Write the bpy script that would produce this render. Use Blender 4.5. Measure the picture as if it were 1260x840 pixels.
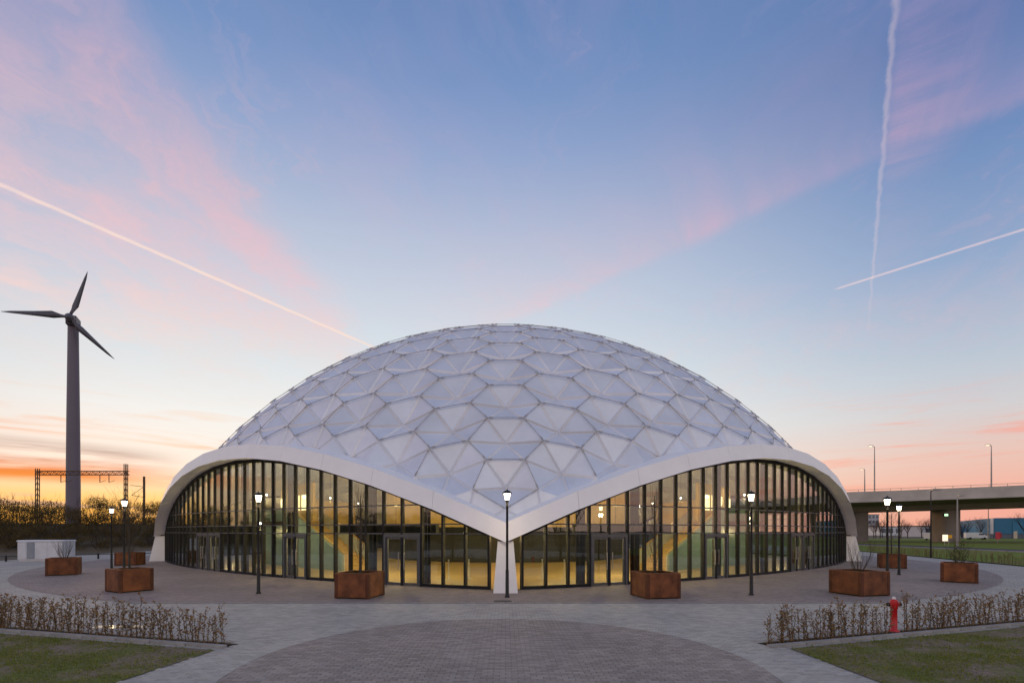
import bpy, math, random
from math import sin, cos, pi, radians, sqrt, atan2, tan
from mathutils import Vector, noise

scene = bpy.context.scene
for o in list(bpy.data.objects):
    bpy.data.objects.remove(o)
COL = scene.collection

# ------------------------------------------------------------------ camera
cam_d = bpy.data.cameras.new("camera")
cam_d.sensor_width = 36.0
cam_d.lens = 17.37
cam_d.shift_x = 0.0063
cam_d.shift_y = 0.185
cam_d.clip_start = 0.1
cam_d.clip_end = 6000
cam = bpy.data.objects.new("camera", cam_d)
cam.location = (0, 0, 2.5)
cam.rotation_euler = (radians(90), 0, 0)
COL.objects.link(cam)
scene.camera = cam

# ------------------------------------------------------------------ view
scene.view_settings.view_transform = 'Standard'
scene.view_settings.look = 'None'
scene.view_settings.exposure = 0.35
scene.view_settings.gamma = 1.0
scene.view_settings.use_curve_mapping = False
scene.render.engine = 'CYCLES'
scene.cycles.max_bounces = 8
scene.cycles.transparent_max_bounces = 24


def lin(r, g, b):
    f = lambda c: (c / 255 / 12.92) if c / 255 <= 0.04045 else ((c / 255 + 0.055) / 1.055) ** 2.4
    return (f(r), f(g), f(b), 1.0)


KS = 1.0 / 2 ** 0.35


def sk(r, g, b):
    c = lin(r, g, b)
    return (c[0] * KS, c[1] * KS, c[2] * KS, 1.0)


# ------------------------------------------------------------------ node helper
class NT:
    def __init__(self, tree):
        self.t = tree
        self.n = tree.nodes
        self.l = tree.links

    def _set(self, sock, v):
        if hasattr(v, 'is_linked') or isinstance(v, bpy.types.NodeSocket):
            self.l.new(v, sock)
        else:
            sock.default_value = v

    def node(self, typ, **kw):
        nd = self.n.new(typ)
        for k, v in kw.items():
            setattr(nd, k, v)
        return nd

    def m(self, op, a, b=None, c=None, clamp=False):
        nd = self.n.new('ShaderNodeMath')
        nd.operation = op
        nd.use_clamp = clamp
        self._set(nd.inputs[0], a)
        if b is not None:
            self._set(nd.inputs[1], b)
        if c is not None:
            self._set(nd.inputs[2], c)
        return nd.outputs[0]

    def ss(self, x, lo, hi, o0=0.0, o1=1.0):
        nd = self.n.new('ShaderNodeMapRange')
        nd.interpolation_type = 'SMOOTHSTEP'
        self._set(nd.inputs['Value'], x)
        nd.inputs['From Min'].default_value = lo
        nd.inputs['From Max'].default_value = hi
        nd.inputs['To Min'].default_value = o0
        nd.inputs['To Max'].default_value = o1
        return nd.outputs[0]

    def xyz(self, x, y, z):
        nd = self.n.new('ShaderNodeCombineXYZ')
        for i, v in enumerate((x, y, z)):
            self._set(nd.inputs[i], v)
        return nd.outputs[0]

    def sep(self, v):
        nd = self.n.new('ShaderNodeSeparateXYZ')
        self.l.new(v, nd.inputs[0])
        return nd.outputs

    def noise(self, vec, scale=1.0, detail=4.0, rough=0.55, dist=0.0):
        nd = self.n.new('ShaderNodeTexNoise')
        if vec is not None:
            self.l.new(vec, nd.inputs['Vector'])
        nd.inputs['Scale'].default_value = scale
        nd.inputs['Detail'].default_value = detail
        nd.inputs['Roughness'].default_value = rough
        nd.inputs['Distortion'].default_value = dist
        return nd.outputs['Fac']

    def ramp(self, fac, stops, interp='LINEAR'):
        nd = self.n.new('ShaderNodeValToRGB')
        cr = nd.color_ramp
        cr.interpolation = interp
        while len(cr.elements) < len(stops):
            cr.elements.new(0.5)
        for e, (p, c) in zip(cr.elements, stops):
            e.position = p
            e.color = c
        self._set(nd.inputs[0], fac)
        return nd.outputs[0]

    def mix(self, fac, a, b, blend='MIX'):
        nd = self.n.new('ShaderNodeMix')
        nd.data_type = 'RGBA'
        nd.blend_type = blend
        self._set(nd.inputs['Factor'], fac)
        self._set(nd.inputs[6], a)
        self._set(nd.inputs[7], b)
        return nd.outputs[2]


# ------------------------------------------------------------------ world (dusk sky)
SUN_AZ = radians(-40)          # left of the view axis, just on the horizon
SUN_EL = radians(2.0)
SX, SY = sin(SUN_AZ), cos(SUN_AZ)

world = bpy.data.worlds.new("World")
scene.world = world
world.use_nodes = True
wt = world.node_tree
wt.nodes.clear()
W = NT(wt)
tc = W.node('ShaderNodeTexCoord')
D = tc.outputs['Generated']
dx, dy, dz = W.sep(D)
zc_ = W.m('MAXIMUM', dz, 0.0)
hl = W.m('SQRT', W.m('ADD', W.m('MULTIPLY', dx, dx), W.m('MULTIPLY', dy, dy)))
hl = W.m('MAXIMUM', hl, 0.001)
def azdot(a):
    return W.m('DIVIDE', W.m('ADD', W.m('MULTIPLY', dx, sin(a)), W.m('MULTIPLY', dy, cos(a))), hl)


cs = azdot(radians(-12))
sunside = W.m('MAXIMUM', W.ss(cs, 0.52, 1.04), W.ss(azdot(radians(-85)), 0.35, 1.0, 0.0, 0.8))
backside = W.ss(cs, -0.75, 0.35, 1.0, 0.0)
ZEN = sk(92, 126, 176)
sun_ramp = W.ramp(zc_, [(0.0, sk(255, 206, 140)), (0.05, sk(255, 222, 178)), (0.11, sk(254, 241, 226)), (0.20, sk(243, 243, 240)),
                        (0.30, sk(222, 230, 234)), (0.41, sk(204, 212, 225)), (0.50, sk(184, 194, 216)), (0.60, sk(149, 168, 206)),
                        (0.67, sk(120, 148, 195)), (0.74, sk(97, 131, 182)), (1.0, ZEN)])
far_ramp = W.ramp(zc_, [(0.0, sk(244, 166, 146)), (0.07, sk(242, 184, 166)), (0.12, sk(232, 198, 186)), (0.18, sk(210, 207, 209)),
                        (0.24, sk(190, 200, 212)), (0.38, sk(142, 167, 202)), (0.51, sk(106, 138, 187)), (0.61, sk(82, 117, 169)), (1.0, ZEN)])
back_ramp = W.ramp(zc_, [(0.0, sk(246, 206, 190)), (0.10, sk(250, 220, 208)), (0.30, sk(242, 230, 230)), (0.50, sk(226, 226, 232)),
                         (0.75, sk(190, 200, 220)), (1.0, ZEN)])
base = W.mix(sunside, far_ramp, sun_ramp)
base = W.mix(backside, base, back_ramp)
glow = W.m('MULTIPLY', W.ss(azdot(radians(-46)), 0.80, 0.99), W.ss(zc_, 0.015, 0.115, 0.92, 0.0))
base = W.mix(glow, base, W.ramp(zc_, [(0.0, sk(255, 176, 50)), (0.06, sk(255, 200, 96)), (0.13, sk(255, 232, 190))]))
# physical dusk sky underneath, very weak
sky = W.node('ShaderNodeTexSky')
sky.sky_type = 'NISHITA'
sky.sun_disc = False
sky.sun_elevation = SUN_EL
sky.sun_rotation = SUN_AZ
nis = W.mix(1.0, sky.outputs[0], (0.006, 0.006, 0.006, 1), 'MULTIPLY')
base = W.mix(1.0, base, nis, 'ADD')

# cloud sheet: the ray carried up to a flat layer (unit height)
zz = W.m('MAXIMUM', dz, 0.035)
px = W.m('DIVIDE', dx, zz)
py = W.m('DIVIDE', dy, zz)
P = W.xyz(px, py, 0.0)
warp = W.noise(P, 0.9, 3, 0.5)
warp2 = W.noise(W.xyz(py, px, 3.7), 0.9, 3, 0.5)
pxw = W.m('ADD', px, W.m('MULTIPLY', W.m('SUBTRACT', warp, 0.5), 0.75))
pyw = W.m('ADD', py, W.m('MULTIPLY', W.m('SUBTRACT', warp2, 0.5), 0.75))


def rotc(a, x, y):
    u = W.m('ADD', W.m('MULTIPLY', x, cos(a)), W.m('MULTIPLY', y, sin(a)))
    v = W.m('SUBTRACT', W.m('MULTIPLY', y, cos(a)), W.m('MULTIPLY', x, sin(a)))
    return u, v


# fibrous cirrus texture, combed along one wind direction
u1, v1 = rotc(radians(62), pxw, pyw)
fib = W.noise(W.xyz(W.m('MULTIPLY', u1, 0.9), W.m('MULTIPLY', v1, 2.6), 1.3), 1.7, 7, 0.62, 0.7)
big = W.noise(W.xyz(pxw, pyw, 8.0), 0.75, 4, 0.5)
fibc = W.ss(fib, 0.30, 0.78)

# big pink bank on the left: its right-hand border is sharp, its fibres run along the border
wa = W.m('MULTIPLY', W.m('SUBTRACT', W.noise(P, 2.3, 5, 0.6), 0.5), 0.55)
wb = W.m('MULTIPLY', W.m('SUBTRACT', W.noise(W.xyz(py, px, 9.1), 2.3, 5, 0.6), 0.5), 0.55)
bxw = W.m('ADD', W.m('ADD', px, wa), W.m('MULTIPLY', py, 0.10))
byw = W.m('ADD', py, wb)
fa = W.noise(W.xyz(W.m('MULTIPLY', bxw, 3.0), W.m('MULTIPLY', byw, 0.95), 1.3), 1.5, 8, 0.62, 0.5)
fb = W.noise(W.xyz(W.m('MULTIPLY', bxw, 1.0), W.m('MULTIPLY', byw, 0.9), 6.3), 2.2, 6, 0.58, 0.3)
fine = W.noise(W.xyz(W.m('MULTIPLY', bxw, 9.0), W.m('MULTIPLY', byw, 3.0), 2.2), 2.4, 5, 0.65, 0.6)
edge = W.m('ADD', px, W.m('ADD', W.m('MULTIPLY', wa, 0.45), W.m('MULTIPLY', W.m('SUBTRACT', fa, 0.5), 0.22)))
bank = W.m('MULTIPLY', W.ss(edge, -0.86, -0.66, 1.0, 0.0), W.ss(edge, -3.2, -1.4, 0.30, 1.0))
bank = W.m('MULTIPLY', bank, W.ss(py, 1.7, 3.4, 1.0, 0.15))
bank = W.m('MULTIPLY', bank, W.ss(py, -2.5, 0.3, 0.2, 1.0))
dens = W.m('ADD', W.m('MULTIPLY', W.ss(fa, 0.34, 0.66), 0.42), W.m('MULTIPLY', W.ss(fb, 0.34, 0.66), 0.48))
dens = W.m('ADD', dens, W.m('MULTIPLY', W.m('SUBTRACT', fine, 0.5), 0.35))
bank = W.m('MULTIPLY', bank, W.m('MAXIMUM', W.m('ADD', dens, 0.06), 0.0))
# wispy band running up to the right, sharp on its horizon side
bx0, by0, bx1, by1 = 0.20, 2.20, 1.20, 1.17
bl = sqrt((bx1 - bx0) ** 2 + (by1 - by0) ** 2)
bux, buy = (bx1 - bx0) / bl, (by1 - by0) / bl
rx = W.m('SUBTRACT', px, bx0)
ry = W.m('SUBTRACT', py, by0)
al = W.m('ADD', W.m('MULTIPLY', rx, bux), W.m('MULTIPLY', ry, buy))
ac = W.m('SUBTRACT', W.m('MULTIPLY', rx, buy), W.m('MULTIPLY', ry, bux))   # + towards zenith?
ac = W.m('ADD', ac, W.m('MULTIPLY', W.m('SUBTRACT', warp, 0.5), 0.35))
ac = W.m('ADD', ac, W.m('MULTIPLY', W.m('SUBTRACT', al, 0.7), 0.0))
# distance on the zenith side (ac<0 is zenith side because buy<0)
band_core = W.m('MULTIPLY', W.ss(ac, -0.07, 0.03, 0.0, 1.0), W.ss(ac, 0.03, 0.22, 1.0, 0.0))
band_veil = W.m('MULTIPLY', W.ss(ac, -0.03, 0.05, 0.0, 1.0), W.ss(ac, 0.05, 0.75, 1.0, 0.0))
along = W.m('MULTIPLY', W.ss(al, -0.9, 0.1), W.ss(al, 1.6, 2.6, 1.0, 0.0))
band = W.m('ADD', W.m('MULTIPLY', band_core, 0.26), W.m('MULTIPLY', band_veil, 0.42))
band = W.m('MULTIPLY', band, along)
band = W.m('MULTIPLY', band, W.m('ADD', 0.35, W.m('MULTIPLY', fibc, 0.9)))
# thin general veil
veil = W.m('MULTIPLY', W.ss(big, 0.42, 0.70), W.m('MULTIPLY', fibc, 0.46))
# faint streak crossing the middle, left of the dome top
u2, v2 = rotc(radians(115), px, py)


def trail(x0, y0, x1, y1, wdt, soft, wob, ext0, ext1):
    L = sqrt((x1 - x0) ** 2 + (y1 - y0) ** 2)
    ux, uy = (x1 - x0) / L, (y1 - y0) / L
    qx = W.m('SUBTRACT', px, x0)
    qy = W.m('SUBTRACT', py, y0)
    a = W.m('ADD', W.m('MULTIPLY', qx, ux), W.m('MULTIPLY', qy, uy))
    c = W.m('SUBTRACT', W.m('MULTIPLY', qx, uy), W.m('MULTIPLY', qy, ux))
    nz = W.noise(W.xyz(W.m('MULTIPLY', a, 6.0), W.m('MULTIPLY', c, 9.0), 5.0), 1.6, 5, 0.65)
    c = W.m('ADD', c, W.m('MULTIPLY', W.m('SUBTRACT', nz, 0.5), wob))
    c = W.m('ABSOLUTE', c)
    f = W.ss(c, wdt * (1 - soft), wdt, 1.0, 0.0)
    f = W.m('MULTIPLY', f, W.m('MULTIPLY', W.ss(a, ext0[0], ext0[1]), W.ss(a, ext1[0], ext1[1], 1.0, 0.0)))
    return W.m('MULTIPLY', f, W.ss(nz, 0.15, 0.62, 0.55, 1.0)), a, c


t1, _, _ = trail(-1.46, 1.427, -0.753, 2.632, 0.019, 0.85, 0.02, (-3, -1.5), (1.40, 1.60))
t2, _, _ = trail(1.369, 2.040, 1.720, 1.639, 0.014, 0.7, 0.004, (-0.02, 0.02), (1.6, 2.5))
t3, a3, c3 = trail(0.735, 0.931, 1.991, 2.726, 0.0085, 1.0, 0.024, (-2.0, -0.9), (1.0, 2.25))
# spread-out old trail beside the vertical one
L3 = sqrt(1.256 ** 2 + 1.795 ** 2)
q3 = W.m('SUBTRACT', W.m('MULTIPLY', W.m('SUBTRACT', px, 0.735), 1.795 / L3), W.m('MULTIPLY', W.m('SUBTRACT', py, 0.931), 1.256 / L3))
fan_n = W.noise(W.xyz(W.m('MULTIPLY', a3, 14.0), W.m('MULTIPLY', q3, 3.0), 2.0), 1.0, 5, 0.65, 0.4)
fan = W.m('MULTIPLY', W.ss(q3, -0.01, 0.02), W.ss(q3, 0.03, 0.22, 1.0, 0.0))
fan = W.m('MULTIPLY', fan, W.m('MULTIPLY', W.ss(a3, -0.5, 0.25), W.ss(a3, 0.50, 0.62, 1.0, 0.25)))
fan = W.m('MULTIPLY', fan, W.ss(a3, 1.0, 1.5, 1.0, 0.0))
fan = W.m('MULTIPLY', fan, W.ss(fan_n, 0.28, 0.75, 0.15, 0.62))

# low stratus streaks near the horizon
az = W.m('ARCTAN2', dx, dy)
low_v = W.xyz(W.m('MULTIPLY', az, 3.2), W.m('MULTIPLY', dz, 42.0), 0.0)
lown = W.noise(low_v, 1.0, 6, 0.55, 0.6)
lowm = W.m('MULTIPLY', W.ss(dz, 0.0, 0.05), W.ss(dz, 0.13, 0.24, 1.0, 0.0))
low = W.m('MULTIPLY', W.ss(lown, 0.52, 0.66), lowm)
low_v2 = W.xyz(W.m('MULTIPLY', az, 2.0), W.m('MULTIPLY', dz, 30.0), 11.0)
dark_n = W.ss(W.noise(low_v2, 1.0, 5, 0.55, 0.5), 0.30, 0.56)
dkm = W.m('MULTIPLY', W.ss(dz, 0.066, 0.084), W.ss(dz, 0.115, 0.142, 1.0, 0.0))
# the orange bank lies left of where the sun went down
dkaz = W.m('MULTIPLY', W.ss(az, -1.9, -0.95), W.ss(az, -0.74, -0.54, 1.0, 0.0))
dark = W.m('MULTIPLY', dark_n, W.m('MULTIPLY', dkm, dkaz))

hi_col = W.mix(sunside, W.ramp(zc_, [(0.10, sk(250, 176, 160)), (0.3, sk(216, 186, 200)), (0.6, sk(152, 142, 186))]),
               W.ramp(zc_, [(0.10, sk(255, 214, 180)), (0.3, sk(250, 222, 212)), (0.45, sk(226, 196, 208)), (0.62, sk(190, 168, 200))]))
hi_col = W.mix(W.ss(azdot(radians(-48)), 0.72, 0.98), hi_col, W.ramp(zc_, [(0.12, sk(252, 222, 200)), (0.3, sk(248, 220, 212)), (0.42, sk(234, 200, 206)), (0.6, sk(204, 176, 196))]))
wisp = W.m('MULTIPLY', W.m('MULTIPLY', W.ss(fine, 0.45, 0.72), W.ss(fb, 0.46, 0.66)), 0.26)
cl = W.m('ADD', W.m('ADD', bank, band), W.m('ADD', veil, wisp))
cl = W.m('ADD', cl, fan)
cl = W.m('MINIMUM', cl, 0.85)
cl = W.m('MULTIPLY', cl, W.ss(dz, 0.08, 0.36))
c1 = W.mix(cl, base, hi_col)
low_col = W.mix(sunside, sk(252, 158, 138), sk(255, 214, 176))
c2 = W.mix(W.m('MULTIPLY', low, 0.75), c1, low_col)
c2b = W.mix(W.m('MULTIPLY', dark, 0.92), c2, W.ramp(dz, [(0.070, sk(255, 150, 30)), (0.095, sk(244, 126, 46)), (0.122, sk(150, 104, 90))]))
tr_col = W.mix(sunside, sk(224, 204, 214), sk(253, 226, 212))
tt = W.m('MINIMUM', W.m('ADD', W.m('MULTIPLY', t1, 0.95), W.m('ADD', W.m('MULTIPLY', t2, 0.75), W.m('MULTIPLY', t3, 0.30))), 1.0)
c3_ = W.mix(W.m('MULTIPLY', tt, W.ss(dz, 0.08, 0.2)), c2b, tr_col)
bg = W.node('ShaderNodeBackground')
wt.links.new(c3_, bg.inputs['Color'])
bg.inputs['Strength'].default_value = 1.0
wo = W.node('ShaderNodeOutputWorld')
wt.links.new(bg.outputs[0], wo.inputs['Surface'])

# ------------------------------------------------------------------ sun, nearly gone
sd = bpy.data.lights.new("sun", 'SUN')
sd.energy = 0.55
sd.angle = radians(12)
sd.color = (1.0, 0.55, 0.25)
so = bpy.data.objects.new("sun", sd)
COL.objects.link(so)
sdir = Vector((SX * cos(SUN_EL), SY * cos(SUN_EL), sin(SUN_EL)))
so.rotation_euler = sdir.to_track_quat('Z', 'Y').to_euler()

# ================================================================== materials
MATS = {}


def mat(name, col, rough=0.6, metal=0.0, var=0.12, vscale=6.0, bump=0.0, bscale=40.0, spec=0.4, tint=None, coords='Object', coat=0.0, rand=0.0):
    """base colour with a soft noise variation between col*(1-var) and tint or col*(1+var)"""
    m = bpy.data.materials.new(name)
    m.use_nodes = True
    t = NT(m.node_tree)
    b = t.n['Principled BSDF']
    tcn = t.node('ShaderNodeTexCoord')
    v = tcn.outputs[coords]
    n1 = t.noise(v, vscale, 5, 0.6)
    c0 = tuple(c * (1 - var) for c in col[:3]) + (1,)
    c1 = tint if tint else tuple(min(1, c * (1 + var)) for c in col[:3]) + (1,)
    cc = t.ramp(n1, [(0.3, c0), (0.7, c1)])
    if rand > 0:
        oi = t.node('ShaderNodeObjectInfo')
        f = t.m('MULTIPLY_ADD', oi.outputs['Random'], 2 * rand, 1 - rand)
        cc = t.mix(1.0, cc, t.xyz(f, f, f), 'MULTIPLY')
    t.l.new(cc, b.inputs['Base Color'])
    b.inputs['Roughness'].default_value = rough
    b.inputs['Metallic'].default_value = metal
    b.inputs['Specular IOR Level'].default_value = spec
    if bump > 0:
        n2 = t.noise(v, bscale, 4, 0.6)
        bp = t.node('ShaderNodeBump')
        bp.inputs['Strength'].default_value = bump
        bp.inputs['Distance'].default_value = 0.02
        t.l.new(n2, bp.inputs['Height'])
        t.l.new(bp.outputs[0], b.inputs['Normal'])
    MATS[name] = m
    return m


def emis(name, col, strength):
    m = bpy.data.materials.new(name)
    m.use_nodes = True
    t = NT(m.node_tree)
    b = t.n['Principled BSDF']
    b.inputs['Base Color'].default_value = (0.8, 0.8, 0.8, 1)
    b.inputs['Emission Color'].default_value = col
    b.inputs['Emission Strength'].default_value = strength
    MATS[name] = m
    return m


def leafmat(name, c0, c1, c2, trans=0.3, scale=3.0):
    m = bpy.data.materials.new(name)
    m.use_nodes = True
    t = NT(m.node_tree)
    out = t.n['Material Output']
    b = t.n['Principled BSDF']
    geo = t.node('ShaderNodeNewGeometry')
    tcn = t.node('ShaderNodeTexCoord')
    n1 = t.noise(tcn.outputs['Object'], scale, 3, 0.6)
    r = t.m('MULTIPLY_ADD', geo.outputs['Random Per Island'], 0.6, t.m('MULTIPLY', n1, 0.4))
    cc = t.ramp(r, [(0.1, c0), (0.45, c1), (0.85, c2)])
    t.l.new(cc, b.inputs['Base Color'])
    b.inputs['Roughness'].default_value = 0.7
    b.inputs['Specular IOR Level'].default_value = 0.15
    tr = t.node('ShaderNodeBsdfTranslucent')
    t.l.new(cc, tr.inputs['Color'])
    mx = t.node('ShaderNodeMixShader')
    mx.inputs[0].default_value = trans
    t.l.new(b.outputs[0], mx.inputs[1])
    t.l.new(tr.outputs[0], mx.inputs[2])
    t.l.new(mx.outputs[0], out.inputs['Surface'])
    MATS[name] = m
    return m


def brickmat(name, ca, cb, mortar, sx=0.21, sy=0.105, rot=0.0, wear=None, rough=0.75):
    m = bpy.data.materials.new(name)
    m.use_nodes = True
    t = NT(m.node_tree)
    b = t.n['Principled BSDF']
    tcn = t.node('ShaderNodeTexCoord')
    mp = t.node('ShaderNodeMapping')
    t.l.new(tcn.outputs['Object'], mp.inputs['Vector'])
    mp.inputs['Rotation'].default_value = (0, 0, rot)
    bt = t.node('ShaderNodeTexBrick')
    t.l.new(mp.outputs[0], bt.inputs['Vector'])
    bt.inputs['Color1'].default_value = ca
    bt.inputs['Color2'].default_value = cb
    bt.inputs['Mortar'].default_value = mortar
    bt.inputs['Scale'].default_value = 1.0
    bt.inputs['Mortar Size'].default_value = 0.006
    bt.inputs['Mortar Smooth'].default_value = 0.2
    bt.inputs['Brick Width'].default_value = sx
    bt.inputs['Row Height'].default_value = sy
    n1 = t.noise(tcn.outputs['Object'], 0.35, 6, 0.6)
    cc = t.mix(1.0, bt.outputs['Color'], t.ramp(n1, [(0.3, (0.82, 0.82, 0.84, 1)), (0.7, (1.12, 1.1, 1.08, 1))]), 'MULTIPLY')
    n2 = t.noise(tcn.outputs['Object'], 1.1, 5, 0.7)
    w = wear if wear else (0.33, 0.31, 0.30, 1)
    cc = t.mix(t.ss(n2, 0.66, 0.80, 0, 0.35), cc, w)
    n3 = t.noise(mp.outputs[0], 9.0, 3, 0.6)
    cc = t.mix(1.0, cc, t.ramp(n3, [(0.25, (0.85, 0.85, 0.85, 1)), (0.75, (1.12, 1.12, 1.12, 1))]), 'MULTIPLY')
    t.l.new(cc, b.inputs['Base Color'])
    b.inputs['Roughness'].default_value = rough
    b.inputs['Specular IOR Level'].default_value = 0.3
    bp = t.node('ShaderNodeBump')
    bp.inputs['Strength'].default_value = 0.5
    bp.inputs['Distance'].default_value = 0.006
    t.l.new(t.m('SUBTRACT', 1.0, bt.outputs['Fac']), bp.inputs['Height'])
    t.l.new(bp.outputs[0], b.inputs['Normal'])
    MATS[name] = m
    return m


def pavermat(name, ca, cb, wear):
    """for modelled paving bricks: every brick its own tone, large soft patches of wear"""
    m = bpy.data.materials.new(name)
    m.use_nodes = True
    t = NT(m.node_tree)
    b = t.n['Principled BSDF']
    geo = t.node('ShaderNodeNewGeometry')
    P_ = geo.outputs['Position']
    wn = t.node('ShaderNodeTexWhiteNoise')
    # one value per brick: position snapped to the brick grid
    sx, sy, sz = t.sep(P_)
    row = t.m('FLOOR', t.m('DIVIDE', sy, 0.106))
    colx = t.m('FLOOR', t.m('DIVIDE', t.m('ADD', sx, t.m('MULTIPLY', t.m('MODULO', row, 2.0), 0.106)), 0.212))
    t.l.new(t.xyz(colx, row, 0.0), wn.inputs['Vector'])
    cc = t.mix(wn.outputs['Value'], ca, cb)
    n1 = t.noise(P_, 0.35, 6, 0.6)
    cc = t.mix(1.0, cc, t.ramp(n1, [(0.3, (0.82, 0.82, 0.84, 1)), (0.7, (1.12, 1.1, 1.08, 1))]), 'MULTIPLY')
    n2 = t.noise(P_, 1.1, 5, 0.7)
    cc = t.mix(t.ss(n2, 0.58, 0.76, 0, 0.60), cc, wear)
    n4 = t.noise(P_, 0.55, 5, 0.65, 0.8)
    cc = t.mix(t.ss(n4, 0.58, 0.72, 0, 0.30), cc, (0.10, 0.09, 0.085, 1))
    n3 = t.noise(P_, 60.0, 3, 0.6)
    cc = t.mix(1.0, cc, t.ramp(n3, [(0.25, (0.88, 0.88, 0.88, 1)), (0.75, (1.1, 1.1, 1.1, 1))]), 'MULTIPLY')
    t.l.new(cc, b.inputs['Base Color'])
    b.inputs['Roughness'].default_value = 0.72
    b.inputs['Specular IOR Level'].default_value = 0.3
    MATS[name] = m
    return m


mat('panel_metal', (0.72, 0.745, 0.80), 0.40, 0.26, 0.07, 0.7, 0.0, spec=0.5, rand=0.05)
mat('strut_metal', (0.42, 0.40, 0.39), 0.5, 0.1, 0.25, 3.0)
mat('white_paint', (0.87, 0.865, 0.875), 0.45, 0.0, 0.035, 0.9, 0.0, spec=0.4)
mat('pier_paint', (0.78, 0.78, 0.78), 0.55, 0.0, 0.06, 1.5)
mat('dark_frame', (0.014, 0.015, 0.018), 0.5, 0.0, 0.2, 5.0, spec=0.2)
mat('grey_frame', (0.10, 0.105, 0.115), 0.4, 0.4, 0.15, 5.0)
mat('steel_handle', (0.5, 0.5, 0.5), 0.3, 1.0, 0.1, 8.0)
mat('hall_floor', (0.40, 0.29, 0.14), 0.35, 0.0, 0.12, 0.8, spec=0.5)
mat('ochre_wall', (0.50, 0.34, 0.11), 0.6, 0.0, 0.15, 0.9)
mat('dark_wall', (0.02, 0.022, 0.02), 0.6, 0.0, 0.3, 1.2)
mat('gallery_grey', (0.14, 0.165, 0.155), 0.5, 0.0, 0.2, 1.0)
mat('stair_tread', (0.55, 0.38, 0.16), 0.5, 0.0, 0.15, 3.0)
mat('stair_stringer', (0.45, 0.48, 0.45), 0.45, 0.0, 0.1, 2.0)
mat('balustrade_teal', (0.24, 0.36, 0.38), 0.25, 0.0, 0.1, 2.0, spec=0.6)
mat('brass_rail', (0.65, 0.45, 0.15), 0.35, 0.6, 0.1, 5.0)
mat('corten', (0.135, 0.048, 0.020), 0.75, 0.1, 0.35, 2.5, 0.25, 60.0, tint=(0.25, 0.088, 0.032, 1), rand=0.12)
mat('corten_rib', (0.10, 0.036, 0.016), 0.75, 0.2, 0.35, 2.5, 0.25, 60.0)
mat('soil', (0.045, 0.032, 0.024), 0.95, 0.0, 0.4, 7.0, 0.8, 30.0, spec=0.1)
mat('moss_soil', (0.05, 0.055, 0.02), 0.95, 0.0, 0.4, 9.0, 0.8, 40.0, spec=0.1)
mat('black_metal', (0.018, 0.018, 0.02), 0.45, 0.4, 0.2, 6.0)
mat('bark', (0.055, 0.045, 0.034), 0.9, 0.0, 0.3, 12.0, 0.4, 30.0)
mat('twig', (0.075, 0.058, 0.040), 0.9, 0.0, 0.3, 6.0)
mat('kerb_concrete', (0.30, 0.29, 0.28), 0.85, 0.0, 0.18, 4.0, 0.2, 60.0)
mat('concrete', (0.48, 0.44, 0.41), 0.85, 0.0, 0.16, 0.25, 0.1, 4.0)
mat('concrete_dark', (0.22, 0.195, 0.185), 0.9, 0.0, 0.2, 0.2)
mat('asphalt', (0.055, 0.055, 0.058), 0.85, 0.0, 0.2, 0.6, 0.3, 60.0)
mat('cabinet_paint', (0.62, 0.63, 0.66), 0.5, 0.0, 0.08, 1.5)
mat('cabinet_louvre', (0.28, 0.31, 0.36), 0.5, 0.0, 0.1, 2.0)
mat('red_paint', (0.55, 0.012, 0.018), 0.35, 0.0, 0.12, 8.0, spec=0.5)
mat('hydrant_white', (0.75, 0.72, 0.68), 0.5)
mat('galvanised', (0.33, 0.33, 0.34), 0.45, 0.6, 0.1, 5.0)
mat('rust_steel', (0.11, 0.07, 0.05), 0.7, 0.3, 0.2, 3.0)
mat('turbine_paint', (0.14, 0.125, 0.16), 0.5, 0.0, 0.06, 0.1)
mat('turbine_dark', (0.10, 0.10, 0.12), 0.5, 0.0, 0.06, 0.1)
mat('blue_cladding', (0.035, 0.17, 0.30), 0.5, 0.0, 0.1, 0.3, rand=0.18)
mat('pale_cladding', (0.55, 0.60, 0.64), 0.5, 0.0, 0.1, 0.3)
mat('office_wall', (0.42, 0.45, 0.50), 0.7, 0.0, 0.1, 0.2)
mat('office_glass', (0.10, 0.13, 0.17), 0.2, 0.0, 0.2, 0.3)
mat('yellow_sign', (0.80, 0.42, 0.02), 0.5, 0.0, 0.05, 2.0)
mat('cream_sign', (0.80, 0.70, 0.55), 0.5, 0.0, 0.05, 2.0)
mat('red_sign', (0.60, 0.05, 0.08), 0.5, 0.0, 0.05, 2.0)
mat('van_white', (0.72, 0.72, 0.73), 0.35, 0.0, 0.05, 1.0, spec=0.5)
mat('tyre', (0.015, 0.015, 0.015), 0.85, 0.0, 0.2, 5.0)
emis('lamp_glow', (1.0, 0.80, 0.52, 1), 9.0)
emis('pendant_glow', (1.0, 0.92, 0.75, 1), 9.0)
emis('hall_window_glow', (1.0, 0.80, 0.36, 1), 1.5)
emis('green_glow', (0.45, 1.0, 0.45, 1), 1.2)
emis('street_glow', (1.0, 0.8, 0.5, 1), 2.5)
emis('sign_glow', (1.0, 0.78, 0.5, 1), 0.9)
leafmat('beech_leaf', (0.18, 0.085, 0.040, 1), (0.33, 0.19, 0.090, 1), (0.33, 0.28, 0.12, 1), 0.35, 5.0)
leafmat('grass_blade', (0.12, 0.16, 0.022, 1), (0.19, 0.225, 0.036, 1), (0.30, 0.26, 0.10, 1), 0.25, 1.2)
leafmat('bank_leaf', (0.085, 0.058, 0.026, 1), (0.145, 0.105, 0.042, 1), (0.23, 0.165, 0.050, 1), 0.45, 0.5)
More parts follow.
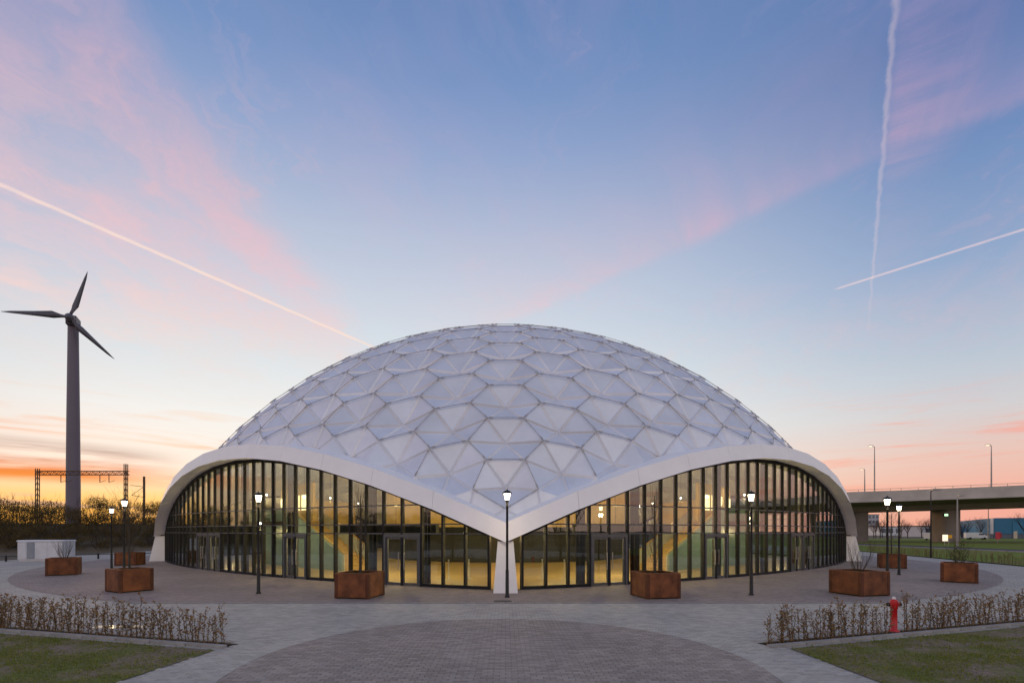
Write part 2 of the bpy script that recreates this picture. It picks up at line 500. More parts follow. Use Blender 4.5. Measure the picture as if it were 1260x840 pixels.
leafmat('moss_leaf', (0.05, 0.06, 0.015, 1), (0.09, 0.09, 0.025, 1), (0.13, 0.11, 0.04, 1), 0.2, 4.0)
leafmat('far_twig', (0.060, 0.045, 0.040, 1), (0.085, 0.062, 0.052, 1), (0.12, 0.085, 0.065, 1), 0.2, 0.4)

pavermat('paver_dark', (0.245, 0.208, 0.182, 1), (0.350, 0.300, 0.265, 1), (0.44, 0.40, 0.36, 1))
pavermat('paver_light', (0.350, 0.325, 0.285, 1), (0.46, 0.43, 0.38, 1), (0.50, 0.47, 0.43, 1))
brickmat('apron_brick', (0.225, 0.182, 0.168, 1), (0.310, 0.255, 0.235, 1), (0.14, 0.12, 0.11, 1), 0.21, 0.105, 0.0, (0.36, 0.33, 0.32, 1))
brickmat('plaza_brick', (0.355, 0.330, 0.290, 1), (0.45, 0.42, 0.37, 1), (0.24, 0.22, 0.20, 1), 0.21, 0.105, 0.0, (0.44, 0.42, 0.40, 1))

# lawn earth: bare soil and green patches
m = bpy.data.materials.new('lawn_earth')
m.use_nodes = True
t = NT(m.node_tree)
b = t.n['Principled BSDF']
geo = t.node('ShaderNodeNewGeometry')
n1 = t.noise(geo.outputs['Position'], 0.8, 6, 0.65)
n2 = t.noise(geo.outputs['Position'], 14.0, 5, 0.7)
cc = t.ramp(n1, [(0.42, (0.23, 0.175, 0.130, 1)), (0.54, (0.17, 0.16, 0.065, 1)), (0.68, (0.125, 0.155, 0.035, 1))])
cc = t.mix(1.0, cc, t.ramp(n2, [(0.3, (0.6, 0.6, 0.6, 1)), (0.7, (1.3, 1.3, 1.3, 1))]), 'MULTIPLY')
t.l.new(cc, b.inputs['Base Color'])
b.inputs['Roughness'].default_value = 0.95
b.inputs['Specular IOR Level'].default_value = 0.1
bp = t.node('ShaderNodeBump')
bp.inputs['Strength'].default_value = 0.8
bp.inputs['Distance'].default_value = 0.03
t.l.new(n2, bp.inputs['Height'])
t.l.new(bp.outputs[0], b.inputs['Normal'])
MATS['lawn_earth'] = m

# far ground and verges
m = bpy.data.materials.new('verge_grass')
m.use_nodes = True
t = NT(m.node_tree)
b = t.n['Principled BSDF']
geo = t.node('ShaderNodeNewGeometry')
n1 = t.noise(geo.outputs['Position'], 0.12, 6, 0.65)
n2 = t.noise(geo.outputs['Position'], 3.0, 5, 0.7)
cc = t.ramp(n1, [(0.34, (0.17, 0.14, 0.06, 1)), (0.48, (0.15, 0.19, 0.03, 1)), (0.72, (0.11, 0.175, 0.02, 1))])
cc = t.mix(1.0, cc, t.ramp(n2, [(0.3, (0.7, 0.7, 0.7, 1)), (0.7, (1.25, 1.25, 1.25, 1))]), 'MULTIPLY')
t.l.new(cc, b.inputs['Base Color'])
b.inputs['Roughness'].default_value = 0.95
b.inputs['Specular IOR Level'].default_value = 0.1
MATS['verge_grass'] = m
mat('far_ground', (0.15, 0.12, 0.085), 0.95, 0.0, 0.35, 0.03, spec=0.1, coords='Object')

# facade glass: coated panes, part mirror, part see-through
m = bpy.data.materials.new('facade_glass')
m.use_nodes = True
t = NT(m.node_tree)
t.n.remove(t.n['Principled BSDF'])
out = t.n['Material Output']
tr = t.node('ShaderNodeBsdfTransparent')
tr.inputs['Color'].default_value = (0.84, 0.88, 0.86, 1)
gl = t.node('ShaderNodeBsdfGlossy')
gl.inputs['Color'].default_value = (0.92, 0.94, 0.95, 1)
gl.inputs['Roughness'].default_value = 0.012
gm = t.node('ShaderNodeNewGeometry')
vd = t.node('ShaderNodeVectorMath', operation='DOT_PRODUCT')
t.l.new(gm.outputs['Incoming'], vd.inputs[0])
t.l.new(gm.outputs['Normal'], vd.inputs[1])
gz = t.m('SUBTRACT', 1.0, t.m('ABSOLUTE', vd.outputs['Value']), clamp=True)
fac = t.m('MULTIPLY_ADD', t.m('POWER', gz, 4.0), 0.85, 0.10, clamp=True)
tcn = t.node('ShaderNodeTexCoord')
bp = t.node('ShaderNodeBump')
bp.inputs['Strength'].default_value = 0.03
bp.inputs['Distance'].default_value = 0.05
t.l.new(t.noise(tcn.outputs['Object'], 0.7, 2, 0.5), bp.inputs['Height'])
t.l.new(bp.outputs[0], gl.inputs['Normal'])
mx = t.node('ShaderNodeMixShader')
t.l.new(fac, mx.inputs[0])
t.l.new(tr.outputs[0], mx.inputs[1])
t.l.new(gl.outputs[0], mx.inputs[2])
t.l.new(mx.outputs[0], out.inputs['Surface'])
MATS['facade_glass'] = m

# puddle
m = bpy.data.materials.new('puddle_water')
m.use_nodes = True
b = m.node_tree.nodes['Principled BSDF']
b.inputs['Base Color'].default_value = (0.05, 0.05, 0.05, 1)
b.inputs['Roughness'].default_value = 0.03
b.inputs['IOR'].default_value = 1.33
MATS['puddle_water'] = m


# ================================================================== geometry helpers
class MB:
    def __init__(self):
        self.v = []
        self.f = []
        self.smooth = []

    def add(self, vs, fs, smooth=False):
        o = len(self.v)
        self.v += [tuple(p) for p in vs]
        self.f += [tuple(i + o for i in f) for f in fs]
        self.smooth += [smooth] * len(fs)

    def box(self, c, s, rz=0.0, ax=None):
        hx, hy, hz = s[0] / 2, s[1] / 2, s[2] / 2
        pts = []
        for sx, sy, sz in ((-1, -1, -1), (1, -1, -1), (1, 1, -1), (-1, 1, -1), (-1, -1, 1), (1, -1, 1), (1, 1, 1), (-1, 1, 1)):
            x, y, z = sx * hx, sy * hy, sz * hz
            pts.append((c[0] + x * cos(rz) - y * sin(rz), c[1] + x * sin(rz) + y * cos(rz), c[2] + z))
        self.add(pts, [(0, 3, 2, 1), (4, 5, 6, 7), (0, 1, 5, 4), (1, 2, 6, 5), (2, 3, 7, 6), (3, 0, 4, 7)])

    def hexa(self, p):
        """eight corners: 0-3 bottom ring, 4-7 top ring"""
        self.add(p, [(0, 3, 2, 1), (4, 5, 6, 7), (0, 1, 5, 4), (1, 2, 6, 5), (2, 3, 7, 6), (3, 0, 4, 7)])

    def bar(self, a, b, w, h=None):
        """square bar from a to b"""
        a, b = Vector(a), Vector(b)
        h = h or w
        d = (b - a).normalized()
        up = Vector((0, 0, 1)) if abs(d.z) < 0.95 else Vector((0, 1, 0))
        s = d.cross(up).normalized()
        u = s.cross(d).normalized()
        p = []
        for q in (a, b):
            for i, j in ((-1, -1), (1, -1), (1, 1), (-1, 1)):
                p.append(q + s * (i * w / 2) + u * (j * h / 2))
        self.add(p, [(0, 3, 2, 1), (4, 5, 6, 7), (0, 1, 5, 4), (1, 2, 6, 5), (2, 3, 7, 6), (3, 0, 4, 7)])

    def tube(self, a, b, r0, r1, n=6, cap=True, smooth=True):
        a, b = Vector(a), Vector(b)
        d = (b - a)
        if d.length < 1e-6:
            return
        d.normalize()
        up = Vector((0, 0, 1)) if abs(d.z) < 0.9 else Vector((1, 0, 0))
        s = d.cross(up).normalized()
        u = s.cross(d)
        p = []
        for q, r in ((a, r0), (b, r1)):
            for i in range(n):
                t_ = 2 * pi * i / n
                p.append(q + s * (r * cos(t_)) + u * (r * sin(t_)))
        fs = [(i, (i + 1) % n, n + (i + 1) % n, n + i) for i in range(n)]
        self.add(p, fs, smooth)
        if cap:
            self.add(p[:n], [tuple(reversed(range(n)))])
            self.add(p[n:], [tuple(range(n))])

    def lathe(self, prof, c=(0, 0, 0), n=16, smooth=True, rot=0.0):
        pts = []
        for r, z in prof:
            for i in range(n):
                a = 2 * pi * i / n + rot
                pts.append((c[0] + r * cos(a), c[1] + r * sin(a), c[2] + z))
        fs = []
        for j in range(len(prof) - 1):
            for i in range(n):
                fs.append((j * n + i, j * n + (i + 1) % n, (j + 1) * n + (i + 1) % n, (j + 1) * n + i))
        self.add(pts, fs, smooth)
        self.add(pts[:n], [tuple(reversed(range(n)))])
        self.add(pts[-n:], [tuple(range(n))])

    def mesh(self, name, m):
        me = bpy.data.meshes.new(name)
        me.from_pydata(self.v, [], self.f)
        if any(self.smooth):
            me.polygons.foreach_set('use_smooth', self.smooth)
        if m:
            me.materials.append(MATS[m])
        me.update()
        return me

    def build(self, name, m, parent=None, loc=None, kind=None):
        return obj(name, self.mesh(name, m), parent, loc, kind)


def obj(name, me, parent=None, loc=None, kind=None):
    o = bpy.data.objects.new(name, me)
    COL.objects.link(o)
    if parent:
        o.parent = parent
    if loc:
        o.location = loc
    if kind:
        o['kind'] = kind
    return o


def tag(o, label, cat, group=None):
    o['label'] = label
    o['category'] = cat
    if group:
        o['group'] = group
    return o


def thing(name, label, cat, loc=(0, 0, 0), rz=0.0, group=None):
    o = bpy.data.objects.new(name, None)
    o.empty_display_size = 0.3
    COL.objects.link(o)
    o.location = loc
    o.rotation_euler = (0, 0, rz)
    return tag(o, label, cat, group)


def copy_tree(root, loc, rz=0.0, sc=None, label=None, parent=None):
    r = root.copy()
    COL.objects.link(r)
    r.location = loc
    r.rotation_euler = (0, 0, rz)
    if sc:
        r.scale = (sc, sc, sc) if not isinstance(sc, tuple) else sc
    if label:
        r['label'] = label
    for ch in root.children:
        c = ch.copy()
        COL.objects.link(c)
        c.parent = r
        for g in ch.children:
            d = g.copy()
            COL.objects.link(d)
            d.parent = c
    return r


# ================================================================== setting: ground
DC = Vector((0, 50.7, 0))     # centre of the dome


def sheet(name, pts, z, m, cuts=None):
    b_ = MB()
    b_.add([(x, y, z) for x, y in pts], [tuple(range(len(pts)))])
    return b_.build(name, m, kind='structure')


b_ = MB()
g_ = [-2200, -400, -100, 0, 100, 400, 2200]
vs = [(x, y, -0.03) for y in g_ for x in g_]
fs = [(j * 7 + i, j * 7 + i + 1, (j + 1) * 7 + i + 1, (j + 1) * 7 + i) for j in range(6) for i in range(6)]
b_.add(vs, fs)
b_.build('ground', 'far_ground', kind='structure')

sheet('plaza', [(-36.5, -14), (30.0, -14), (33.5, 25), (36.0, 34), (43.5, 61), (47, 90), (-38, 90), (-45, 60), (-42.5, 42), (-40.5, 30)], 0.018, 'plaza_brick')
# apron of dark brick: disc of 36 m cut by the straight edge in front
pts = []
a_lim = math.acos(33.6 / 36.0)
N_ = 120
for i in range(N_ + 1):
    a = a_lim + (2 * pi - 2 * a_lim) * i / N_
    pts.append((DC.x + 36 * sin(a), DC.y - 36 * cos(a)))
sheet('apron_paving', pts, 0.026, 'apron_brick')
# thin edging band along the straight front of the apron
b_ = MB()
x0 = -36 * sin(a_lim)
n_st = 26
bl_ = 2 * -x0 / n_st
ed = b_ = MB()
b_.box((0, DC.y - 33.6 - 0.075, 0.015), (2 * -x0 - 0.02, 0.14, 0.02))
edge_o = b_.build('apron_edging', 'soil', kind='structure')
k_me = MB()
k_me.box((0, 0, 0), (bl_ - 0.02, 0.13, 0.04))
k_me = k_me.mesh('edge_stone', 'kerb_concrete')
for i in range(n_st):
    obj('edge_stone', k_me, edge_o, (x0 + bl_ * (i + 0.5), DC.y - 33.6 - 0.075, 0.014))

# ---- foreground paving bricks, modelled
R_C, CX, CY = 4.75, -0.1, 9.15
BW, BD, GAP = 0.212, 0.106, 0.008
rnd = random.Random(5)


def lawn_left(x, y):
    # inside the left planting bed (lawn + hedge strip)
    return y < edgeL(x) + 0.02 and x < -6.02 - (10.35 - y) * 0.16 and x < -5.45


def edgeL(x):      # rear edge of the left bed: rises away to the left
    return 10.72 + (-5.55 - x) * 0.27


def edgeR(x):
    return 10.90 + (x - 5.60) * 0.32


def lawn_right(x, y):
    return y < edgeR(x) + 0.02 and x > 5.98 + (10.35 - y) * 0.07 and x > 5.5


def brick_mesh(mbuf, cx, cy, dz_):
    hx, hy = (BW - GAP) / 2, (BD - GAP) / 2
    c_ = 0.004
    z1, z0 = 0.034 + dz_, 0.012
    p = [(cx - hx, cy - hy, z0), (cx + hx, cy - hy, z0), (cx + hx, cy + hy, z0), (cx - hx, cy + hy, z0),
         (cx - hx, cy - hy, z1 - c_), (cx + hx, cy - hy, z1 - c_), (cx + hx, cy + hy, z1 - c_), (cx - hx, cy + hy, z1 - c_),
         (cx - hx + c_, cy - hy + c_, z1), (cx + hx - c_, cy - hy + c_, z1), (cx + hx - c_, cy + hy - c_, z1), (cx - hx + c_, cy + hy - c_, z1)]
    mbuf.add(p, [(0, 1, 5, 4), (1, 2, 6, 5), (2, 3, 7, 6), (3, 0, 4, 7), (4, 5, 9, 8), (5, 6, 10, 9), (6, 7, 11, 10), (7, 4, 8, 11), (8, 9, 10, 11)])


def cut_brick(mbuf, cx, cy, inside):
    """a brick cut along the arc: keep the part inside or outside the circle"""
    hx, hy = (BW - GAP) / 2, (BD - GAP) / 2
    poly = [(cx - hx, cy - hy), (cx + hx, cy - hy), (cx + hx, cy + hy), (cx - hx, cy + hy)]
    ex, ey = cx - CX, cy - CY
    l_ = sqrt(ex * ex + ey * ey)
    ex, ey = ex / l_, ey / l_
    sg = -1.0 if inside else 1.0
    f = lambda p: sg * ((p[0] - CX) * ex + (p[1] - CY) * ey - R_C) - 0.004
    out = []
    for q in range(4):
        p0, p1 = poly[q], poly[(q + 1) % 4]
        d0, d1 = f(p0), f(p1)
        if d0 >= 0:
            out.append(p0)
        if (d0 >= 0) != (d1 >= 0):
            u = d0 / (d0 - d1)
            out.append((p0[0] + (p1[0] - p0[0]) * u, p0[1] + (p1[1] - p0[1]) * u))
    n = len(out)
    if n < 3:
        return
    mbuf.add([(x, y, 0.012) for x, y in out] + [(x, y, 0.034) for x, y in out],
             [(k, (k + 1) % n, n + (k + 1) % n, n + k) for k in range(n)] + [tuple(range(n, 2 * n))])


dark_list, light_list = [], []
dark_rest, light_rest = MB(), MB()
for j in range(int(7.2 / BD), int(16.9 / BD)):
    cy = (j + 0.5) * BD
    lim = cy * 1.06 + 0.5
    off = (j % 2) * 0.106
    for i in range(int(-lim / BW) - 1, int(lim / BW) + 1):
        cx = (i + 0.5) * BW - off
        if abs(cx) > lim:
            continue
        if lawn_left(cx, cy - 0.05) or lawn_right(cx, cy - 0.05) or lawn_left(cx - 0.1, cy - 0.05) or lawn_right(cx + 0.1, cy - 0.05):
            continue
        r_ = sqrt((cx - CX) ** 2 + (cy - CY) ** 2)
        if abs(r_ - R_C) < 0.12:
            cut_brick(dark_rest, cx, cy, True)
            cut_brick(light_rest, cx, cy, False)
        else:
            (dark_list if r_ < R_C else light_list).append((cx, cy))
vis = lambda c: 8.02 <= c[1] and -1.035 * c[1] + 0.05 < c[0] < 1.05 * c[1] - 0.05


def lay(name, lst, rest, mname, keep_near):
    sh = MB()
    brick_mesh(sh, 0, 0, 0)
    me = sh.mesh('paving_brick', mname)
    near = sorted([c for c in lst if vis(c)], key=lambda c: c[1] ** 2 + 0.25 * c[0] ** 2)[:keep_near]
    ns = set(near)
    for c in lst:
        if c not in ns:
            brick_mesh(rest, c[0], c[1], rnd.uniform(-0.002, 0.002))
    root = rest.build(name, mname, kind='structure')
    for c in near:
        obj('paving_brick', me, root, (c[0], c[1], rnd.uniform(-0.002, 0.002)))
    return root


lay('brick_circle', dark_list, dark_rest, 'paver_dark', 290)
lay('light_brick_paving', light_list, light_rest, 'paver_light', 290)

# ---- lawns, kerbs, hedge strips
def lawn(name, pts, z=0.03):
    return sheet(name, pts, z, 'lawn_earth')


LL = [(-24, 4.0), (-7.05, 4.0), (-6.45, 7.6), (-6.04, 10.28), (-24, 10.28 + 17.96 * 0.27)]
LR = [(6.42, 4.0), (24, 4.0), (24, 10.42 + 18.0 * 0.32), (6.0, 10.42), (6.17, 7.6)]
lawn('lawn', LL)
lawn('lawn', LR)
sheet('hedge_bed', [(-5.95, 10.58), (-5.85, 10.79), (-24, 10.70 + 18.5 * 0.27), (-24, 10.50 + 18.38 * 0.27)], 0.042, 'soil')
sheet('hedge_bed', [(5.65, 10.62), (24, 10.62 + 18.35 * 0.32), (24, 10.88 + 18.4 * 0.32), (5.55, 10.88)], 0.042, 'soil')
ks = MB()
ks.box((0, 0, 0.02), (0.98, 0.11, 0.10))
ks_me = ks.mesh('kerb_stone', 'kerb_concrete')
for (sx_, y0_, sl, n_) in ((-1, 10.49, 0.27, 12), (1, 10.52, 0.32, 12)):
    root = MB()
    ang = math.atan(sl) * sx_
    ln = sqrt(1 + sl * sl)
    xs = 5.60 if sx_ > 0 else 5.95
    root.box((sx_ * (xs + 6 / ln), y0_ + sl * 6 / ln - 0.0, 0.0), (11.8, 0.05, 0.05), ang)
    ro = root.build('lawn_kerb', 'soil', kind='structure')
    for i in range(n_):
        d = (i + 0.5) / ln
        o = obj('kerb_stone', ks_me, ro, (sx_ * (xs + d), y0_ + sl * d, 0.01))
        o.rotation_euler = (0, 0, ang)

# ---- grass blades on the lawns: nobody could count them
def inpoly(x, y, P_):
    c = False
    n = len(P_)
    for i in range(n):
        x1, y1 = P_[i]
        x2, y2 = P_[(i + 1) % n]
        if (y1 > y) != (y2 > y) and x < (x2 - x1) * (y - y1) / (y2 - y1) + x1:
            c = not c
    return c


def grass(name, poly, x0, x1, y0, y1, n, seed, label):
    r = random.Random(seed)
    b_ = MB()
    k = 0
    while k < n:
        x, y = r.uniform(x0, x1), r.uniform(y0, y1)
        n -= 0.0
        k += 1
        if not inpoly(x, y, poly):
            continue
        d = noise.noise(Vector((x * 0.55, y * 1.1, seed))) + 0.6 * noise.noise(Vector((x * 2.1, y * 2.8, seed + 4.0)))
        if d < r.uniform(-0.30, 0.35):
            continue
        for q in range(2):
            h = r.uniform(0.018, 0.055)
            a = r.uniform(0, 2 * pi)
            w = r.uniform(0.004, 0.009)
            l = r.uniform(0, 0.03)
            xx, yy = x + r.uniform(-0.02, 0.02), y + r.uniform(-0.02, 0.02)
            b_.add([(xx - w * cos(a), yy - w * sin(a), 0.028), (xx + w * cos(a), yy + w * sin(a), 0.028),
                    (xx + l * sin(a), yy - l * cos(a), 0.03 + h)], [(0, 1, 2)])
    o = b_.build(name, 'grass_blade', kind='stuff')
    tag(o, label, 'grass')


grass('lawn_grass', LL, -15, -5.9, 7.0, 13.6, 42000, 3, 'patchy short grass on bare soil in front of the puddle hedge')
grass('lawn_grass', LR, 5.9, 15, 7.0, 14.0, 42000, 7, 'patchy short grass on bare soil in front of the red hydrant')

# puddle behind the left hedge
b_ = MB()
pr = random.Random(2)
pts = [( (0.72 + pr.uniform(-0.08, 0.08)) * cos(2 * pi * i / 20), (0.22 + pr.uniform(-0.04, 0.04)) * sin(2 * pi * i / 20), 0) for i in range(20)]
b_.add(pts, [tuple(range(20))])
o = b_.build('puddle', 'puddle_water', loc=(-9.98, 12.75, 0.0385), kind='stuff')
tag(o, 'shallow puddle reflecting the sky behind the hedge', 'puddle')

# ================================================================== the dome building
RHO = 32.5
ZC = -11.5
dome = thing('dome_building', 'white geodesic dome hall on five white piers with arched glass fronts', 'building', tuple(DC))


def fold(phi):
    p = phi % 72.0
    return p


def zU(phi):
    t_ = (fold(phi) - 36) / 36
    return 7.35 - 4.5 * t_ * t_


def rU(phi):
    t_ = (fold(phi) - 36) / 36
    return 27.75 + 3.05 * t_ * t_


def rG(phi):
    t_ = (fold(phi) - 36) / 36
    return 26.85 + 3.15 * abs(t_) ** 2


def rS(z):
    return sqrt(max(0.1, RHO ** 2 - (z - ZC) ** 2))


def pol(phi, r, z=0.0):
    a = radians(phi)
    return Vector((r * sin(a), -r * cos(a), z))


# ---- geodesic lattice
NF = 12
th = math.atan(2)
ico = [Vector((0, 0, 1))] + [Vector((sin(th) * sin(radians(72 * k)), -sin(th) * cos(radians(72 * k)), cos(th))) for k in range(5)]
low = [Vector((sin(th) * sin(radians(72 * k + 36)), -sin(th) * cos(radians(72 * k + 36)), -cos(th))) for k in range(5)]
faces = []
for k in range(5):
    faces.append((ico[0], ico[1 + k], ico[1 + (k + 1) % 5]))
    faces.append((ico[1 + k], low[k], ico[1 + (k + 1) % 5]))
    faces.append((ico[1 + k], low[(k - 1) % 5], low[k]))
verts = {}
vlist = []


def key(v):
    return (round(v.x, 4), round(v.y, 4), round(v.z, 4))


def vid(v):
    k = key(v)
    if k not in verts:
        verts[k] = len(vlist)
        vlist.append(v)
    return verts[k]


tris = []
om = math.acos(1 / sqrt(5))
for A, B, C in faces:
    def gp(i, j):
        k = NF - i - j
        v = (A * sin(om * k / NF) + B * sin(om * i / NF) + C * sin(om * j / NF)).normalized()
        th_ = math.acos(max(-1, min(1, v.z))) * 0.943
        h_ = sqrt(v.x * v.x + v.y * v.y)
        if h_ > 1e-6:
            v = Vector((v.x / h_ * sin(th_), v.y / h_ * sin(th_), cos(th_)))
        return vid(v)
    for i in range(NF):
        for j in range(NF - i):
            tris.append((gp(i, j), gp(i + 1, j), gp(i, j + 1)))
            if i + j < NF - 1:
                tris.append((gp(i + 1, j), gp(i + 1, j + 1), gp(i, j + 1)))
edges = {}
cents = []
for ti, tr_ in enumerate(tris):
    c = (vlist[tr_[0]] + vlist[tr_[1]] + vlist[tr_[2]]).normalized()
    cents.append(c)
    for q in range(3):
        e = tuple(sorted((tr_[q], tr_[(q + 1) % 3])))
        edges.setdefault(e, []).append(ti)
DIP = 0.54


def sp(d, off):
    return Vector((0, 0, ZC)) + d * (RHO + off)


def keepf(p):
    phi = math.degrees(atan2(p.x, -p.y)) % 360
    return p.z - (zU(phi) - 0.30)


def clip(mb, poly, smooth):
    ds = [keepf(p) for p in poly]
    if all(d >= 0 for d in ds):
        mb.add(poly, [tuple(range(len(poly)))], smooth)
        return
    if all(d < 0 for d in ds):
        return
    out = []
    n = len(poly)
    for i in range(n):
        p, q = poly[i], poly[(i + 1) % n]
        dp, dq = ds[i], ds[(i + 1) % n]
        if dp >= 0:
            out.append(p)
        if (dp >= 0) != (dq >= 0):
            out.append(p.lerp(q, dp / (dp - dq)))
    if len(out) >= 3:
        mb.add(out, [tuple(range(len(out)))], smooth)


def panel_mb(v1, v2, c1, c2):
    """one diamond sheet: folded in along its long diagonal, flanged seams on its four edges"""
    mb = MB()
    a, b = sp(v1, -DIP), sp(v2, -DIP)
    mid = (a + b) / 2
    nrm = (v1 + v2).normalized()
    a2, b2 = a.lerp(b, 0.05), b.lerp(a, 0.05)
    full = True
    pts_all = [a, b, sp(c1, 0), sp(c2, 0)]
    allin = all(keepf(p) >= 0 for p in pts_all)
    if all(keepf(p) < 0 for p in pts_all):
        return None
    sink = nrm * 0.045
    cs_ = []
    tri_main = []
    for cc_, flip in ((c1, False), (c2, True)):
        c = sp(cc_, 0.0)
        ci = c.lerp(mid, 0.09) - sink
        cs_.append(ci)
        q = [[a, c, ci, a2 - sink], [c, b, b2 - sink, ci]]
        for f in q:
            f = f if flip else list(reversed(f))
            clip(mb, f, False)
    ai, bi = a2 - sink, b2 - sink
    ridge = (sp(c1, 0) + sp(c2, 0)) / 2
    mi = ridge - nrm * 0.11
    if allin:
        # the sheet is creased twice: sharply under the strut, softly along its length
        for q0, rev in ((ai, False), (bi, True)):
            o0 = len(mb.v)
            mb.v += [tuple(q0), tuple(mi), tuple(cs_[0]), tuple(cs_[1])]
            f1, f2 = (o0, o0 + 1, o0 + 2), (o0 + 1, o0, o0 + 3)
            if rev:
                f1, f2 = f1[::-1], f2[::-1]
            mb.f += [f1, f2]
            mb.smooth += [True, True]
    else:
        clip(mb, [ai, mi, cs_[0]], False)
        clip(mb, [mi, bi, cs_[0]], False)
        clip(mb, [mi, ai, cs_[1]], False)
        clip(mb, [bi, mi, cs_[1]], False)
    return mb if mb.f else None


def strut_mb(c1, c2):
    mb = MB()
    a, b = sp(c1, 0.0), sp(c2, 0.0)
    if keepf(a) < 0.15 or keepf(b) < 0.15:
        return None
    mb.tube(a, b, 0.020, 0.020, 6)
    d = (b - a).normalized()
    for q, s in ((a, 1), (b, -1)):
        mb.tube(q + d * (s * 0.10), q + d * (s * 0.28), 0.040, 0.040, 6)
    return mb


camL = Vector((0, 0, 2.5)) - DC
cand = []
for e, ts in edges.items():
    if len(ts) != 2:
        continue
    v1, v2 = vlist[e[0]], vlist[e[1]]
    c1, c2 = cents[ts[0]], cents[ts[1]]
    # consistent winding
    if (v2 - v1).cross(c1 - v1).dot(v1) < 0:
        c1, c2 = c2, c1
    pm = panel_mb(v1, v2, c1, c2)
    if pm is None:
        continue
    m_ = sp((v1 + v2).normalized(), 0)
    vd = camL - m_
    facing = (v1 + v2).normalized().dot(vd.normalized())
    size = facing / vd.length_squared if facing > 0 else facing
    # small clipped slivers count less
    nv = len(pm.v)
    cand.append((size if keepf(m_) > 0 else size * 0.3, pm, strut_mb(c1, c2)))
cand.sort(key=lambda q: -q[0])
rest = MB()
rest_s = MB()
for i, (s_, pm, sm) in enumerate(cand):
    if i < 295:
        po = pm.build('roof_panel', 'panel_metal', dome)
        if sm:
            sm.build('strut', 'strut_metal', po)
    else:
        for src, dst in ((pm, rest), (sm, rest_s)):
            if src:
                o0 = len(dst.v)
                dst.v += src.v
                dst.f += [tuple(k + o0 for k in f) for f in src.f]
                dst.smooth += src.smooth
ro = rest.build('roof_panel_field', 'panel_metal', dome, kind='stuff')
rest_s.build('strut_field', 'strut_metal', ro, kind='stuff')

# ---- arch beams: white box girders in straight pieces
H_B = 0.80


def beam_sec(phi, dphi=0.0):
    z = zU(phi)
    return [pol(phi, rU(phi) - 0.22, z), pol(phi, rU(phi) + 0.03, z - H_B), pol(phi, rG(phi) - 0.30, z - H_B + 0.10), pol(phi, rS(z) - 0.55, z + 0.20)]


for k in range(5):
    nseg = 12
    for s in range(nseg):
        p0 = 72 * k + 72 * s / nseg + (0.012 if s else 0.0)
        p1 = 72 * k + 72 * (s + 1) / nseg - (0.012 if s < nseg - 1 else 0.0)
        # end pieces reach the pier plane
        e0 = beam_sec(p0 if s else 72 * k + 0.0001)
        e1 = beam_sec(p1 if s < nseg - 1 else 72 * k + 71.9999)
        mb = MB()
        fs_ = [(0, 4, 5, 1), (1, 5, 6, 2), (2, 6, 7, 3), (3, 7, 4, 0)]
        fs_ += [(0, 1, 2, 3), (7, 6, 5, 4)]
        mb.add(e0 + e1, fs_)
        mb.build('arch_segment', 'white_paint', dome)

# ---- piers
for k in range(5):
    ph = 72 * k
    mb = MB()
    d = pol(ph, 1.0)
    s = Vector((cos(radians(ph)), sin(radians(ph)), 0))
    zt = zU(0) - H_B + 0.06
    bot = [d * 29.35 - s * 0.50, d * 31.0 - s * 0.49, d * 31.0 + s * 0.49, d * 29.35 + s * 0.50]
    top = [d * 29.40 - s * 0.34, d * 30.62 - s * 0.32, d * 30.62 + s * 0.32, d * 29.40 + s * 0.34]
    mb.hexa([v + Vector((0, 0, 0.026)) for v in bot] + [v + Vector((0, 0, zt - 0.03)) for v in top])
    pier = mb.build('pier', 'pier_paint', dome)
    mb = MB()
    c0 = [v * 1.0 for v in top]
    mb.hexa([v + Vector((0, 0, zt - 0.028)) for v in [d * 29.48 - s * 0.28, d * 30.25 - s * 0.27, d * 30.25 + s * 0.27, d * 29.48 + s * 0.28]] +
            [v + Vector((0, 0, zt + 0.10)) for v in [d * 29.48 - s * 0.28, d * 30.25 - s * 0.27, d * 30.25 + s * 0.27, d * 29.48 + s * 0.28]])
    mb.build('bearing', 'grey_frame', pier)

# ---- glass fronts
NB = 34
PH0, PH1 = 1.35, 70.65
Z0 = 0.03
TRANS = [2.36, 2.78, 3.66]
DOORS = [(3, 5), (10, 12), (19, 21), (21, 23)]


def mirror_bay(k):
    return NB - k


def bayphi(k, base_, mir):
    p = PH0 + (PH1 - PH0) * k / NB
    return base_ + (72 - p if mir else p)


def head(phi):
    return zU(phi) - H_B + 0.07


def frame_at(phi):
    """point, tangent and outward normal of the glass line"""
    p = pol(phi, rG(phi))
    q = pol(phi + 0.2, rG(phi + 0.2)) if (phi % 72) < 71.7 else p
    q0 = pol(phi - 0.2, rG(phi - 0.2)) if (phi % 72) > 0.3 else p
    t_ = (q - q0).normalized()
    n_ = Vector((t_.y, -t_.x, 0))
    if n_.dot(p) < 0:
        n_ = -n_
    return p, t_, n_


def slab(mb, pa, pb, za0, zb0, za1, zb1, na, nb, o0, o1):
    """upright slab between two plan points, offsets o0..o1 along the normals"""
    Zv = lambda z: Vector((0, 0, z))
    mb.hexa([pa + na * o0 + Zv(za0), pb + nb * o0 + Zv(zb0), pb + nb * o1 + Zv(zb0), pa + na * o1 + Zv(za0),
             pa + na * o0 + Zv(za1), pb + nb * o0 + Zv(zb1), pb + nb * o1 + Zv(zb1), pa + na * o1 + Zv(za1)])


